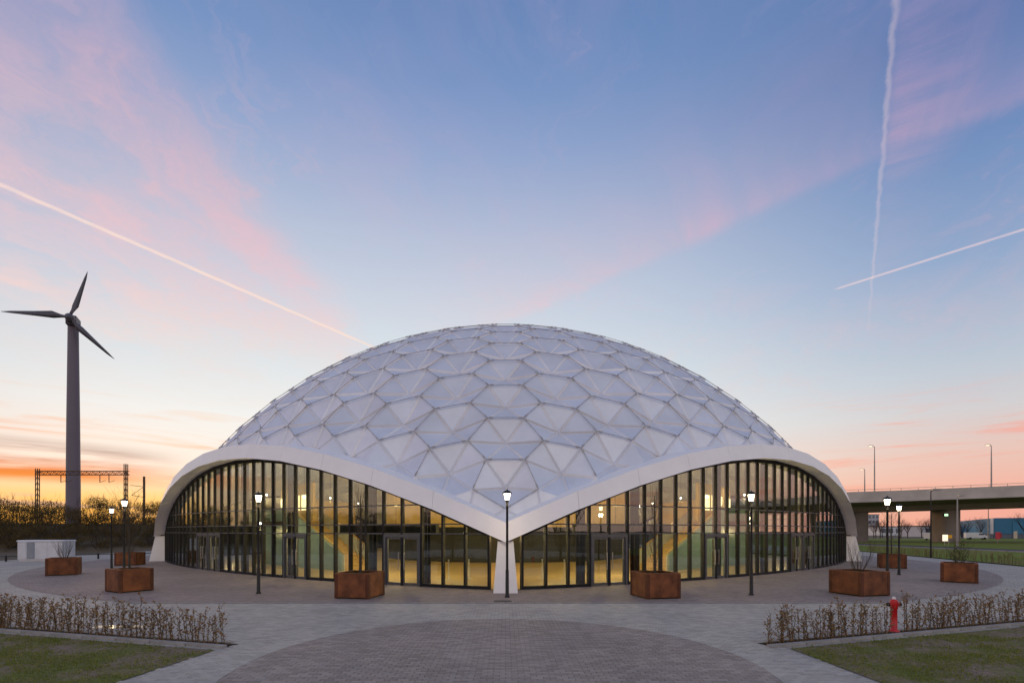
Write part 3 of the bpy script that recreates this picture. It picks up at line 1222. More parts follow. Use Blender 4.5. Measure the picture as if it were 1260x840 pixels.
for base_, mir, front in ((0, False, True), (-72, True, True), (72, False, False), (-144, True, False), (144, False, False)):
    step = 1 if front else 2
    phis = [bayphi(k, base_, mir) for k in range(NB + 1)]
    fr_ = [frame_at(p) for p in phis]
    hd = [head(p) for p in phis]
    # mullions
    for k in range(0, NB + 1, step):
        p, t_, n_ = fr_[k]
        mb = MB()
        w = 0.045
        mb.hexa([p - t_ * w + n_ * -0.14 + Vector((0, 0, Z0)), p + t_ * w + n_ * -0.14 + Vector((0, 0, Z0)), p + t_ * w + n_ * 0.07 + Vector((0, 0, Z0)), p - t_ * w + n_ * 0.07 + Vector((0, 0, Z0)),
                 p - t_ * w + n_ * -0.14 + Vector((0, 0, hd[k])), p + t_ * w + n_ * -0.14 + Vector((0, 0, hd[k])), p + t_ * w + n_ * 0.07 + Vector((0, 0, hd[k])), p - t_ * w + n_ * 0.07 + Vector((0, 0, hd[k]))])
        mb.build('mullion', 'dark_frame', dome)
    # rails: sill, head and transoms, one piece of metal each
    for nm, zz_, hgt in [('sill_rail', Z0, 0.13)] + [('transom', z, 0.055) for z in TRANS]:
        mb = MB()
        for k in range(0, NB, step):
            k2 = k + step
            if zz_ + hgt > min(hd[k], hd[k2]):
                continue
            if nm == 'sill_rail' and front and any(a <= k < b for a, b in DOORS):
                if mb.f:
                    mb.build(nm, 'dark_frame', dome)
                mb = MB()
                continue
            slab(mb, fr_[k][0], fr_[k2][0], zz_, zz_, zz_ + hgt, zz_ + hgt, fr_[k][2], fr_[k2][2], -0.10, 0.045)
        if mb.f:
            mb.build(nm, 'grey_frame' if nm == 'transom' else 'dark_frame', dome)
    mb = MB()
    for k in range(0, NB, step):
        k2 = k + step
        slab(mb, fr_[k][0], fr_[k2][0], hd[k] - 0.20, hd[k2] - 0.20, hd[k], hd[k2], fr_[k][2], fr_[k2][2], -0.11, 0.055)
    mb.build('head_rail', 'dark_frame', dome)
    # panes
    levels = [Z0 + 0.13] + TRANS + [99]
    for k in range(0, NB, step):
        k2 = k + step
        pa, pb = fr_[k][0], fr_[k2][0]
        ta, tb = fr_[k][1], fr_[k2][1]
        rows = list(zip(levels[:-1], levels[1:])) if front else [(levels[0], 99)]
        for r_, (za, zb) in enumerate(rows):
            ztop_a, ztop_b = min(zb, hd[k] - 0.18), min(zb, hd[k2] - 0.18)
            if front and r_ == 0 and any(a <= k < b for a, b in DOORS):
                continue
            if min(ztop_a, ztop_b) < za + 0.12:
                # sliver under the arch: let the row below take it
                continue
            if front and r_ < 3:
                nz = levels[r_ + 1]
                if min(min(levels[r_ + 2], hd[k] - 0.18), min(levels[r_ + 2], hd[k2] - 0.18)) < nz + 0.12:
                    ztop_a, ztop_b = hd[k] - 0.18, hd[k2] - 0.18
            mb = MB()
            slab(mb, pa, pb, za, za, ztop_a, ztop_b, fr_[k][2], fr_[k2][2], -0.02, 0.004)
            mb.build('glass_pane', 'facade_glass', dome)
    if not front:
        continue
    # doors: double leaf
    for a, b in DOORS:
        ks_ = [a, a + 1, b]
        pa, na = fr_[a][0], fr_[a][2]
        pb, nb = fr_[b][0], fr_[b][2]
        mb = MB()
        # jambs and head
        u = (pb - pa).normalized()
        n_ = (na + nb).normalized()
        slab(mb, pa + u * 0.056, pa + u * 0.16, Z0, Z0, 2.355, 2.355, n_, n_, -0.12, 0.09)
        slab(mb, pb - u * 0.16, pb - u * 0.056, Z0, Z0, 2.355, 2.355, n_, n_, -0.12, 0.09)
        slab(mb, pa + u * 0.16, pb - u * 0.16, 2.22, 2.22, 2.352, 2.352, n_, n_, -0.12, 0.088)
        door = mb.build('door', 'grey_frame', dome)
        mid_ = (pa + pb) / 2
        for s_, (q0, q1) in enumerate(((pa + u * 0.165, mid_ - u * 0.006), (mid_ + u * 0.006, pb - u * 0.165))):
            mb = MB()
            slab(mb, q0, q0 + u * 0.085, Z0 + 0.01, Z0 + 0.01, 2.215, 2.215, n_, n_, -0.04, 0.03)
            slab(mb, q1 - u * 0.085, q1, Z0 + 0.01, Z0 + 0.01, 2.215, 2.215, n_, n_, -0.04, 0.03)
            slab(mb, q0 + u * 0.085, q1 - u * 0.085, Z0 + 0.01, Z0 + 0.01, Z0 + 0.13, Z0 + 0.13, n_, n_, -0.038, 0.028)
            slab(mb, q0 + u * 0.085, q1 - u * 0.085, 2.13, 2.13, 2.214, 2.214, n_, n_, -0.038, 0.028)
            mb.build('door_leaf', 'grey_frame', door)
            mb = MB()
            slab(mb, q0 + u * 0.08, q1 - u * 0.08, Z0 + 0.12, Z0 + 0.12, 2.135, 2.135, n_, n_, -0.012, 0.008)
            mb.build('door_glass', 'facade_glass', door)
            hx = q1 - u * 0.14 if s_ == 0 else q0 + u * 0.14
            mb = MB()
            mb.tube(hx + n_ * 0.10 + Vector((0, 0, 0.75)), hx + n_ * 0.10 + Vector((0, 0, 1.55)), 0.016, 0.016, 8)
            for zz_ in (0.82, 1.48):
                mb.tube(hx + n_ * 0.02 + Vector((0, 0, zz_)), hx + n_ * 0.10 + Vector((0, 0, zz_)), 0.010, 0.010, 6)
            mb.build('door_handle', 'steel_handle', door)
    # dark steel columns just inside the glass
    for k in (3, 6, 12, 17, 21, 25, 29):
        p, t_, n_ = fr_[k]
        mb = MB()
        c = p - n_ * 0.55 - t_ * 0.12
        hgt = head(phis[k]) + 0.15
        for o0, o1, w in ((-0.16, -0.13, 0.15), (0.13, 0.16, 0.15), (-0.13, 0.13, 0.02)):
            slab(mb, c - t_ * w, c + t_ * w, Z0 - 0.01, Z0 - 0.01, hgt, hgt, n_, n_, o0, o1)
        mb.build('column', 'dark_frame', dome)
    # dark lintel beam over the entrance bays, inside
    mb = MB()
    slab(mb, fr_[3][0], fr_[9][0], 2.42, 2.42, 2.80, 2.80, fr_[3][2], fr_[9][2], -1.5, -1.2)
    mb.build('lintel_beam', 'dark_frame', dome)

# ---- inside: floor, drum, stairs, gallery
mb = MB()
mb.add([pol(360 * i / 100, rG(360 * i / 100) - 0.16, 0.034) for i in range(100)], [tuple(range(100))])
mb.build('hall_floor', 'hall_floor', dome)


def ring_wall(name, r, z0, z1, m, a0=0, a1=360, n=60, th_=0.25):
    mb = MB()
    full = abs(a1 - a0 - 360) < 1e-6
    for i in range(n):
        b0, b1 = a0 + (a1 - a0) * i / n, a0 + (a1 - a0) * (i + 1) / n
        mb.hexa([pol(b0, r - th_, z0), pol(b1, r - th_, z0), pol(b1, r, z0), pol(b0, r, z0),
                 pol(b0, r - th_, z1), pol(b1, r - th_, z1), pol(b1, r, z1), pol(b0, r, z1)])
    return mb.build(name, m, dome)


ring_wall('drum_plinth', 12.0, 0.035, 2.30, 'dark_wall')
ring_wall('drum_ring_beam', 12.15, 2.30, 2.82, 'dark_frame')
ring_wall('drum_wall', 12.05, 2.82, 7.0, 'ochre_wall')
mb = MB()
mb.add([pol(6 * i, 11.9, 6.9) for i in range(60)], [tuple(range(60))])
mb.build('drum_ceiling', 'ochre_wall', dome)
# lit openings at the back of the galleries
for sgn in (-1, 1):
    for i, ph in enumerate((42, 45.5, 49, 54, 59)):
        mb = MB()
        p, q = pol(sgn * ph, 21.0), pol(sgn * (ph + (2.4, 1.2, 2.6, 1.2, 2.0)[i]), 21.0)
        n_ = pol(sgn * ph, 1)
        slab(mb, p, q, 4.0, 4.0, 5.1, 5.1, n_, n_, 0.02, 0.06)
        mb.build('lit_opening', 'hall_window_glow', dome)

for sgn in (-1, 1):
    lab = 'wooden staircase with pale stringers inside the glass front, rising away from the ' + ('turbine side of the front pier' if sgn < 0 else 'viaduct side of the front pier')
    st = thing('staircase', lab.replace('rising away from the turbine side of the front pier', 'on the wind turbine side').replace('rising away from the viaduct side of the front pier', 'on the viaduct side'), 'staircase', (sgn * 9.3, 31.6, 0.034))
    A = Vector((0, 0, 0))
    run = Vector((sgn * 5.4, 4.4, 0))
    u = run.normalized()
    L_ = run.length
    w_ = Vector((-u.y, u.x, 0))
    if w_.y < 0:
        w_ = -w_
    # near side is -w_
    W2 = 1.15
    H_ = 3.2
    ns = 18
    for i in range(ns):
        mb = MB()
        p, q = u * (L_ * i / ns), u * (L_ * (i + 1.15) / ns)
        z = H_ * (i + 1) / ns
        slab(mb, p - w_ * W2, q - w_ * W2, z - 0.06, z - 0.06, z, z, w_, w_, 0.045, 2 * W2 - 0.045)
        slab(mb, p + u * 0.02 - w_ * W2, p + u * 0.05 - w_ * W2, z - H_ / ns - 0.01, z - H_ / ns - 0.01, z - 0.06, z - 0.06, w_, w_, 0.05, 2 * W2 - 0.05)
        mb.build('step', 'stair_tread', st)
    for s_ in (-1, 1):
        mb = MB()
        e = w_ * (s_ * W2)
        slab(mb, e, e + u * L_, 0.0, H_ - 0.25, 1.0, H_ + 1.0, w_, w_, -0.04, 0.04)
        mb.build('stringer', 'stair_stringer', st)
        mb = MB()
        mb.bar(e + Vector((0, 0, 1.05)), e + u * L_ + Vector((0, 0, H_ + 1.05)), 0.06, 0.08)
        mb.build('handrail', 'brass_rail', st)
    # teal screen under the near flank
    mb = MB()
    e = -w_ * (W2 + 0.15)
    slab(mb, e, e + u * L_, 0.0, 0.0, 0.95, H_ + 0.95, w_, w_, -0.03, 0.03)
    slab(mb, e + u * L_, e + u * (L_ + 3.5), 0.0, 0.0, H_ + 0.95, H_ + 0.95, w_, w_, -0.03, 0.03)
    mb.build('teal_screen', 'balustrade_teal', st)
    # landing
    mb = MB()
    p, q = u * L_, u * (L_ + 3.5)
    slab(mb, p - w_ * W2, q - w_ * W2, H_ - 0.3, H_ - 0.3, H_, H_, w_, w_, 0, 2 * W2)
    mb.build('landing', 'stair_stringer', st)
    mb = MB()
    for f in (0.15, 0.95):
        for s_ in (-1, 1):
            c = u * (L_ + 3.5 * f) + w_ * (s_ * (W2 - 0.2))
            mb.tube(c, c + Vector((0, 0, H_ - 0.3)), 0.08, 0.08, 8)
    mb.build('landing_post', 'dark_frame', st)
    # gallery ring beyond the landing
    ring_wall('gallery_slab', 23.4, 2.9, 3.2, 'dark_frame', min(sgn * 46, sgn * 118), max(sgn * 46, sgn * 118), 30, 2.4)
    ring_wall('gallery_wall', 21.0, 3.2, 5.9, 'ochre_wall', min(sgn * 40, sgn * 118), max(sgn * 40, sgn * 118), 30, 0.2)
    ring_wall('gallery_back_wall', 20.95, 0.04, 2.9, 'gallery_grey', min(sgn * 50, sgn * 118), max(sgn * 50, sgn * 118), 30, 0.2)
    ring_wall('gallery_parapet', 23.42, 3.2, 4.1, 'balustrade_teal', min(sgn * 46, sgn * 118), max(sgn * 46, sgn * 118), 30, 0.05)

# pendant lamps in the hall: lit, with their own light; some are added to brighten it
def pendant(x, y, z, power, near):
    t_ = thing('pendant_lamp', 'small round lit pendant lamp inside the glass front, in a set partly added for light', 'lamp', (x, y, z), 0, 'pendant lamps inside the hall')
    mb = MB()
    mb.lathe([(0.015, 0.07), (0.055, 0.05), (0.07, 0.0), (0.055, -0.05), (0.015, -0.07)], n=12)
    mb.build('globe', 'pendant_glow', t_)
    mb = MB()
    top = 20.0
    r_ = sqrt((x - DC.x) ** 2 + (y - DC.y) ** 2)
    top = ZC + sqrt(RHO ** 2 - r_ ** 2) - 0.45
    mb.tube((0, 0, 0.065), (0, 0, top - z), 0.012, 0.012, 5)
    mb.build('cable', 'dark_frame', t_)
    if power > 0:
        ld = bpy.data.lights.new('pendant_light', 'POINT')
        ld.energy = power * 0.55
        ld.color = (1.0, 0.72, 0.31)
        ld.shadow_soft_size = 0.15
        lo = bpy.data.objects.new('pendant_light', ld)
        COL.objects.link(lo)
        lo.parent = t_
        lo.location = (0, 0, -0.35)


for ph in range(0, 360, 30):
    front = ph in (0, 30, 60, 300, 330)
    p = DC + pol(ph + 15, 17.0)
    pendant(p.x, p.y, 5.6, 620 if ph in (0, 30, 330, 300, 60, 270) else 350, front)
for ph in (-70, -56, 56, 70):  # added pendants, put here to light the gallery walls behind the outer bays
    p = DC + pol(ph, 22.3)
    pendant(p.x, p.y, 5.3, 260, True)
for ph in (-68, -54, 54, 68):  # added low pendants, brightening the bays that the gallery slab darkens
    p = DC + pol(ph, 24.9)
    pendant(p.x, p.y, 2.75, 150, True)
for ph in (-18, 18):  # added pendants before the staircases, there to light the steps
    p = DC + pol(ph, 24.2)
    pendant(p.x, p.y, 3.9, 620, True)
for ph in (-31, 31):  # second added pair, lighting the staircase flights
    p = DC + pol(ph, 23.9)
    pendant(p.x, p.y, 4.6, 300, True)
for ph in (-40, -14, -5, 5, 14, 40):
    p = DC + pol(ph, 24.6)
    pendant(p.x, p.y, 2.75 if abs(ph) < 20 else 3.0, 200 if abs(ph) != 14 else 480, True)

# ================================================================== lamp posts of the plaza
def lamp_post(x, y, label, h=4.0, power=42):
    t_ = thing('lamp_post', label, 'street lamp', (x, y, 0.026), 0, 'black lantern posts on the plaza')
    mb = MB()
    mb.lathe([(0.095, 0.0), (0.095, 0.05), (0.07, 0.08), (0.062, 1.0), (0.050, 1.05), (0.042, h - 0.46), (0.06, h - 0.43), (0.06, h - 0.36)], n=12)
    mb.build('pole', 'black_metal', t_)
    mb = MB()
    mb.lathe([(0.075, h - 0.36), (0.12, h - 0.12)], n=10)
    mb.build('lantern_glass', 'lamp_glow', t_)
    mb = MB()
    for i in range(4):
        a = pi / 4 + i * pi / 2
        mb.tube((0.078 * cos(a), 0.078 * sin(a), h - 0.38), (0.126 * cos(a), 0.126 * sin(a), h - 0.10), 0.009, 0.009, 5)
    mb.build('lantern_rib', 'black_metal', t_)
    mb = MB()
    mb.lathe([(0.17, h - 0.12), (0.175, h - 0.09), (0.10, h - 0.02), (0.03, h + 0.0), (0.012, h + 0.05)], n=14)
    mb.build('lantern_cap', 'black_metal', t_)
    ld = bpy.data.lights.new('lantern_light', 'POINT')
    ld.energy = power
    ld.color = (1.0, 0.74, 0.42)
    ld.shadow_soft_size = 0.12
    lo = bpy.data.objects.new('lantern_light', ld)
    COL.objects.link(lo)
    lo.parent = t_
    lo.location = (0, 0, h - 0.62)


lamp_post(0.06, 18.5, 'lit black lantern post directly in front of the middle white pier')
lamp_post(-9.8, 19.6, 'lit black lantern post in front of the glass on the wind turbine side')
lamp_post(9.5, 19.1, 'lit black lantern post in front of the glass on the viaduct side')
lamp_post(17.0, 22.0, 'lit black lantern post beside the shrub planter behind the red hydrant')
lamp_post(22.3, 28.0, 'lit black lantern post beside the rearmost planter on the viaduct side')
lamp_post(-25.2, 31.6, 'lit black lantern post beside the rearmost planter on the wind turbine side')
lamp_post(-17.9, 23.2, 'lit black lantern post just behind the planter with the bare round crowned tree')

# ================================================================== plants: generators
def branch_tree(mb, p, d, length, r, depth, rng, spread=0.5, up=0.12, kids=3, taper=0.62, nseg=3, sides=5):
    pts = [p]
    dirn = d.copy()
    for i in range(nseg):
        dirn = (dirn + Vector((rng.uniform(-1, 1), rng.uniform(-1, 1), rng.uniform(-0.5, 1))) * 0.13 + Vector((0, 0, up * 0.5))).normalized()
        pts.append(pts[-1] + dirn * (length / nseg))
    for i in range(nseg):
        r0 = r * (1 - (1 - taper) * i / nseg)
        r1 = r * (1 - (1 - taper) * (i + 1) / nseg)
        mb.tube(pts[i], pts[i + 1], r0, r1, sides if depth > 1 else 3, cap=False)
    if depth <= 0:
        return
    for k in range(kids):
        f = rng.uniform(0.35, 1.0) if k < kids - 1 else 1.0
        idx = min(int(f * nseg), nseg - 1)
        base_p = pts[idx].lerp(pts[idx + 1], f * nseg - idx if f < 1 else 1.0)
        a = rng.uniform(0, 2 * pi)
        side = Vector((cos(a), sin(a), 0))
        nd = (dirn * (1 - spread) + side * spread + Vector((0, 0, up))).normalized()
        branch_tree(mb, base_p, nd, length * rng.uniform(0.5, 0.75), r * taper * rng.uniform(0.6, 0.85), depth - 1, rng, spread, up, kids, taper, nseg, sides)


def leaf_quads(mb, centre, rad, n, rng, size, flat=1.0):
    for _ in range(n):
        while True:
            q = Vector((rng.uniform(-1, 1), rng.uniform(-1, 1), rng.uniform(-1, 1)))
            if q.length < 1:
                break
        c = Vector(centre) + Vector((q.x * rad[0], q.y * rad[1], q.z * rad[2]))
        a = Vector((rng.uniform(-1, 1), rng.uniform(-1, 1), rng.uniform(-1, 1))).normalized()
        b = a.cross(Vector((rng.uniform(-1, 1), rng.uniform(-1, 1), rng.uniform(-1, 1)))).normalized()
        s = size * rng.uniform(0.6, 1.3)
        mb.add([c - a * s, c + b * (s * 0.45 * flat), c + a * s, c - b * (s * 0.45 * flat)], [(0, 1, 2, 3)])


# ---- corten planters
def planter(x, y, rz, w, d, h, label, plant, seed):
    t_ = thing('planter', label, 'planter', (x, y, 0.026), rz, 'rusty steel planters round the dome')
    mb = MB()
    th_ = 0.03
    z0 = 0.05
    mb.box((0, -d / 2 + th_ / 2, z0 + (h - z0) / 2), (w, th_, h - z0))
    mb.box((0, d / 2 - th_ / 2, z0 + (h - z0) / 2), (w, th_, h - z0))
    mb.box((-w / 2 + th_ / 2, 0, z0 + (h - z0) / 2), (th_, d - 2 * th_, h - z0))
    mb.box((w / 2 - th_ / 2, 0, z0 + (h - z0) / 2), (th_, d - 2 * th_, h - z0))
    mb.build('steel_wall', 'corten', t_)
    mb = MB()
    for sx_, sy_ in ((0, -1), (0, 1)):
        mb.box((0, sy_ * (d / 2 - 0.055), h + 0.008), (w + 0.012, 0.11, 0.022))
    for sx_ in (-1, 1):
        mb.box((sx_ * (w / 2 - 0.055), 0, h + 0.006), (0.11, d - 0.22, 0.022))
    mb.build('rim', 'corten', t_)
    for sx_ in (-1, 1):
        for sy_ in (-1, 1):
            mb = MB()
            mb.box((sx_ * (w / 2 - 0.06), sy_ * (d / 2 - 0.06), h / 2 - 0.01), (0.135, 0.135, h - 0.03))
            mb.build('corner_post', 'corten_rib', t_)
    mb = MB()
    mb.box((0, 0, h / 2 - 0.05), (w - 0.08, d - 0.08, h - 0.14))
    mb.build('earth', 'moss_soil', t_)
    rng = random.Random(seed)
    mb = MB()
    for _ in range(160):
        leaf_quads(mb, (rng.uniform(-w / 2 + 0.12, w / 2 - 0.12), rng.uniform(-d / 2 + 0.12, d / 2 - 0.12), h - 0.07), (0.07, 0.07, 0.06), 3, rng, 0.035)
    mb.build('ground_cover', 'moss_leaf', t_, kind='stuff')
    # the plant standing in it is a thing of its own
    kind_, lab2 = plant
    z = 0.026 + h - 0.13
    if kind_ == 'tree':
        p_ = thing('young_tree', lab2, 'tree', (x, y, z), rng.uniform(0, 6), 'young bare trees in planters')
        p_.scale = (0.85, 0.85, 0.80)
        mb = MB()
        mb.tube((0, 0, -0.05), (0.02, 0.01, 1.5), 0.055, 0.040, 8)
        mb.tube((0.02, 0.01, 1.5), (0.0, 0.02, 3.6), 0.040, 0.015, 7)
        mb.build('trunk', 'bark', p_)
        mb = MB()
        for k in range(22):
            zz_ = 1.1 + 2.3 * k / 22
            a = k * 2.4
            branch_tree(mb, Vector((0.01, 0.01, zz_)), Vector((cos(a) * 0.8, sin(a) * 0.8, 0.75)).normalized(), 1.1 - 0.25 * k / 22, 0.011, 2, rng, 0.40, 0.25, 3, 0.6, 2, 3)
        mb.build('crown', 'twig', p_)
    elif kind_ == 'column':
        p_ = thing('young_tree', lab2, 'tree', (x, y, z), rng.uniform(0, 6), 'young bare trees in planters')
        mb = MB()
        p_.scale = (0.8, 0.8, 0.74)
        mb.tube((0, 0, -0.05), (0.02, 0.01, 2.0), 0.075, 0.055, 8)
        mb.tube((0.02, 0.01, 2.0), (0.0, 0.02, 4.1), 0.055, 0.014, 7)
        mb.build('trunk', 'bark', p_)
        mb = MB()
        for k in range(34):
            zz_ = 0.25 + 3.4 * k / 34
            a = k * 2.4
            branch_tree(mb, Vector((0.01, 0.01, zz_)), Vector((cos(a) * 0.35, sin(a) * 0.35, 1.0)).normalized(), 0.75, 0.010, 2, rng, 0.25, 0.35, 3, 0.6, 2, 3)
        mb.build('crown', 'twig', p_)
        mb = MB()
        for k in range(40):
            zz_ = rng.uniform(0.1, 3.6)
            leaf_quads(mb, (rng.uniform(-0.12, 0.12), rng.uniform(-0.12, 0.12), zz_), (0.12, 0.12, 0.2), 6, rng, 0.030)
        mb.build('leaves', 'bank_leaf', p_, kind='stuff')
    else:
        p_ = thing('planter_shrub', lab2, 'shrub', (x, y, z), rng.uniform(0, 6), 'bare shrubs in planters')
        mb = MB()
        for k in range(16):
            a = k * 2.4
            l_ = rng.uniform(0.35, 0.85)
            branch_tree(mb, Vector((0.06 * cos(a), 0.06 * sin(a), -0.05)), Vector((cos(a) * l_, sin(a) * l_, 1)).normalized(), rng.uniform(0.55, 0.85), 0.010, 2, rng, 0.35, 0.25, 3, 0.6, 3, 3)
        mb.build('stems', 'twig', p_)
        if kind_ == 'leafy':
            mb = MB()
            for k in range(60):
                a = rng.uniform(0, 6.28)
                leaf_quads(mb, (0.16 * cos(a), 0.16 * sin(a), rng.uniform(0.1, 1.2)), (0.12, 0.12, 0.2), 8, rng, 0.032)
            mb.build('leaves', 'moss_leaf', p_, kind='stuff')
    return t_


planter(-5.5, 18.7, radians(-11), 1.34, 1.34, 0.92, 'rusty steel planter beside the staircase glass on the wind turbine side, with a slim tree', ('column', 'slim upright young tree in the planter before the turbine side staircase'), 11)
planter(5.65, 18.7, radians(11), 1.34, 1.34, 0.92, 'rusty steel planter beside the staircase glass on the viaduct side, with a slim tree', ('column', 'slim upright young tree in the planter before the viaduct side staircase'), 12)
planter(-15.6, 20.5, radians(-30), 1.22, 1.22, 0.92, 'rusty steel planter with a bare round crowned tree, near the puddle hedge', ('tree', 'bare round crowned young tree in the planter near the puddle hedge'), 13)
planter(13.9, 19.45, radians(14), 1.38, 1.38, 0.92, 'rusty steel planter with a bare many stemmed shrub behind the hydrant hedge', ('shrub', 'bare many stemmed shrub in the planter behind the hydrant hedge'), 14)
planter(-25.2, 28.2, radians(33), 1.36, 1.36, 0.95, 'rusty steel planter in front of the white cabinet', ('shrub', 'thin bare shrub in the planter in front of the white cabinet'), 15)
planter(22.2, 24.2, radians(-42), 1.34, 1.34, 0.92, 'rusty steel planter with a dark leafy shrub, before the grey road lamp', ('leafy', 'dark leafy narrow shrub in the planter before the grey road lamp'), 16)
planter(-27.5, 36.2, radians(12), 1.36, 1.36, 0.92, 'rusty steel planter beside the sloping white pier on the wind turbine side', ('shrub', 'bare shrub in the planter beside the turbine side pier'), 17)
planter(26.1, 33.4, radians(-30), 1.4, 1.4, 0.92, 'rusty steel planter beside the sloping white pier on the viaduct side', ('tree', 'bare young tree in the planter beside the viaduct side pier'), 18)

# ---- young beech hedge plants
def hedge_mesh(seed):
    rng = random.Random(seed)
    st, lf = MB(), MB()
    for k in range(rng.choice((1, 2, 2))):
        h = rng.uniform(0.62, 0.92)
        p = Vector((rng.uniform(-0.05, 0.05), rng.uniform(-0.04, 0.04), -0.02))
        d = Vector((rng.uniform(-0.2, 0.2), rng.uniform(-0.2, 0.2), 1)).normalized()
        top = p + d * h
        st.tube(p, top, 0.007, 0.003, 4, cap=False)
        for q in range(9):
            f = 0.12 + 0.85 * q / 9
            a = rng.uniform(0, 6.28)
            b0 = p.lerp(top, f)
            e = b0 + Vector((cos(a) * 0.12, sin(a) * 0.12, 0.13)) * rng.uniform(0.5, 1.6)
            st.tube(b0, e, 0.0035, 0.002, 3, cap=False)
            for z in range(rng.choice((1, 2, 3, 4))):
                c = b0.lerp(e, rng.uniform(0.3, 1.05))
                leaf_quads(lf, c, (0.025, 0.025, 0.03), 1, rng, 0.030, 1.4)
        for q in range(int(h * 34)):
            f = rng.uniform(0.08, 1.0) ** 1.3
            leaf_quads(lf, p.lerp(top, f), (0.035, 0.035, 0.02), 1, rng, 0.028, 1.4)
    return st.mesh('stem', 'twig'), lf.mesh('leaves', 'beech_leaf')


HV = [hedge_mesh(100 + i) for i in range(16)]


def hedge_plant(x, y, z, label, group, rng, sc):
    st, lf = HV[rng.randrange(len(HV))]
    t_ = thing('hedge_plant', label, 'plant', (x, y, z), rng.uniform(0, 6.28), group)
    t_.scale = (sc, sc, sc * rng.uniform(0.9, 1.08))
    obj('stem', st, t_)
    lo = obj('leaves', lf, t_)


rng = random.Random(77)
for sx_, y0_, sl, x0_, lab, grp in ((-1, 10.60, 0.27, 6.15, 'young beech plant with dry brown leaves in the hedge by the puddle', 'beech plants in the puddle hedge'),
                                    (1, 10.74, 0.32, 5.70, 'young beech plant with dry brown leaves in the hedge around the hydrant', 'beech plants in the hydrant hedge')):
    d = 0.0
    while d < 9.2:
        x = x0_ + d
        if sx_ > 0 and abs(x - 9.50) < 0.16:
            d += 0.1
            continue
        hedge_plant(sx_ * x, y0_ + sl * (x - 5.6) + rng.uniform(-0.07, 0.07), 0.045, lab, grp, rng, rng.uniform(0.72, 1.08))
        d += rng.uniform(0.06, 0.15)

# ---- red hydrant
t_ = thing('hydrant', 'red pillar hydrant with dark side caps standing in the hedge', 'hydrant', (9.55, 12.15, 0.03))
mb = MB()
mb.lathe([(0.12, 0.0), (0.12, 0.03), (0.07, 0.05), (0.07, 0.56), (0.085, 0.58), (0.085, 0.74), (0.075, 0.78), (0.03, 0.80)], n=16)
mb.build('barrel', 'red_paint', t_)
mb = MB()
mb.lathe([(0.035, 0.80), (0.035, 0.85), (0.02, 0.86)], n=8)
mb.build('cap_nut', 'hydrant_white', t_)
for s_ in (-1, 1):
    mb = MB()
    mb.tube((s_ * 0.07, 0, 0.67), (s_ * 0.125, 0, 0.67), 0.045, 0.045, 10)
    nz = mb.build('nozzle', 'red_paint', t_)
    mb = MB()
    mb.tube((s_ * 0.125, 0, 0.67), (s_ * 0.165, 0, 0.67), 0.052, 0.046, 10)
    mb.build('nozzle_cap', 'black_metal', nz)

# ================================================================== left background
# embankment
mb = MB()
prof = [(0.0, -0.05), (4.0, 0.9), (9.0, 3.0), (14.0, 3.6), (30.0, 3.6), (40.0, -0.1)]
path = [(-60, -60), (-74, -25), (-80, 10), (-79, 40), (-66, 56), (-48, 61), (-25, 70), (5, 90), (40, 110)]
P2 = [Vector((x, y, 0)) for x, y in path]
rows = []
for i, p in enumerate(P2):
    a = P2[max(0, i - 1)]
    b = P2[min(len(P2) - 1, i + 1)]
    tg = (b - a).normalized()
    nr = Vector((-tg.y, tg.x, 0))
    rows.append([p + nr * o + Vector((0, 0, z)) for o, z in prof])
vs = [v for r in rows for v in r]
npf = len(prof)
fs = [(i * npf + j, (i + 1) * npf + j, (i + 1) * npf + j + 1, i * npf + j + 1) for i in range(len(rows) - 1) for j in range(npf - 1)]
mb.add(vs, fs, True)
mb.build('embankment', 'far_ground', kind='structure')


def shrub_mesh(seed, w, h, n):
    rng = random.Random(seed)
    st, lf = MB(), MB()
    for k in range(14):
        a = k * 2.4
        l_ = rng.uniform(0.1, 0.75)
        branch_tree(st, Vector((0.3 * cos(a), 0.3 * sin(a), -0.2)), Vector((cos(a) * l_, sin(a) * l_, 1)).normalized(), h * rng.uniform(0.45, 0.62), 0.035, 3, rng, 0.38, 0.3, 3, 0.6, 3, 3)
    clumps = []
    for k in range(26):
        a, r = rng.uniform(0, 6.28), sqrt(rng.random())
        z = rng.uniform(0.05, 1.0)
        rr = r * w / 2 * (1.0 if z < 0.6 else 1.0 - 0.7 * (z - 0.6) / 0.4)
        clumps.append((rr * cos(a), rr * sin(a), z * h * 0.92))
    for c in clumps:
        leaf_quads(lf, c, (w * 0.17, w * 0.17, h * 0.13), n // 26, rng, 0.085)
    for k in range(90):
        a, r = rng.uniform(0, 6.28), sqrt(rng.random()) * w * 0.42
        z0 = h * rng.uniform(0.6, 0.9)
        z1 = z0 + rng.uniform(0.3, 0.9)
        lf.tube((r * cos(a), r * sin(a), z0), (r * cos(a) + rng.uniform(-.2, .2), r * sin(a) + rng.uniform(-.2, .2), z1), 0.02, 0.008, 3, cap=False)
    return st.mesh('stems', 'twig'), lf.mesh('foliage', 'bank_leaf')


SV = [shrub_mesh(300 + i, 4.6, 3.6, 2600) for i in range(5)]
rng = random.Random(9)


def shrub(x, y, z, sc, label, group):
    st, lf = SV[rng.randrange(len(SV))]
    t_ = thing('bank_shrub', label, 'shrub', (x, y, z), rng.uniform(0, 6.28), group)
    t_.scale = (sc * rng.uniform(0.9, 1.15), sc * rng.uniform(0.9, 1.15), sc * rng.uniform(0.85, 1.1))
    obj('stems', st, t_)
    obj('foliage', lf, t_)


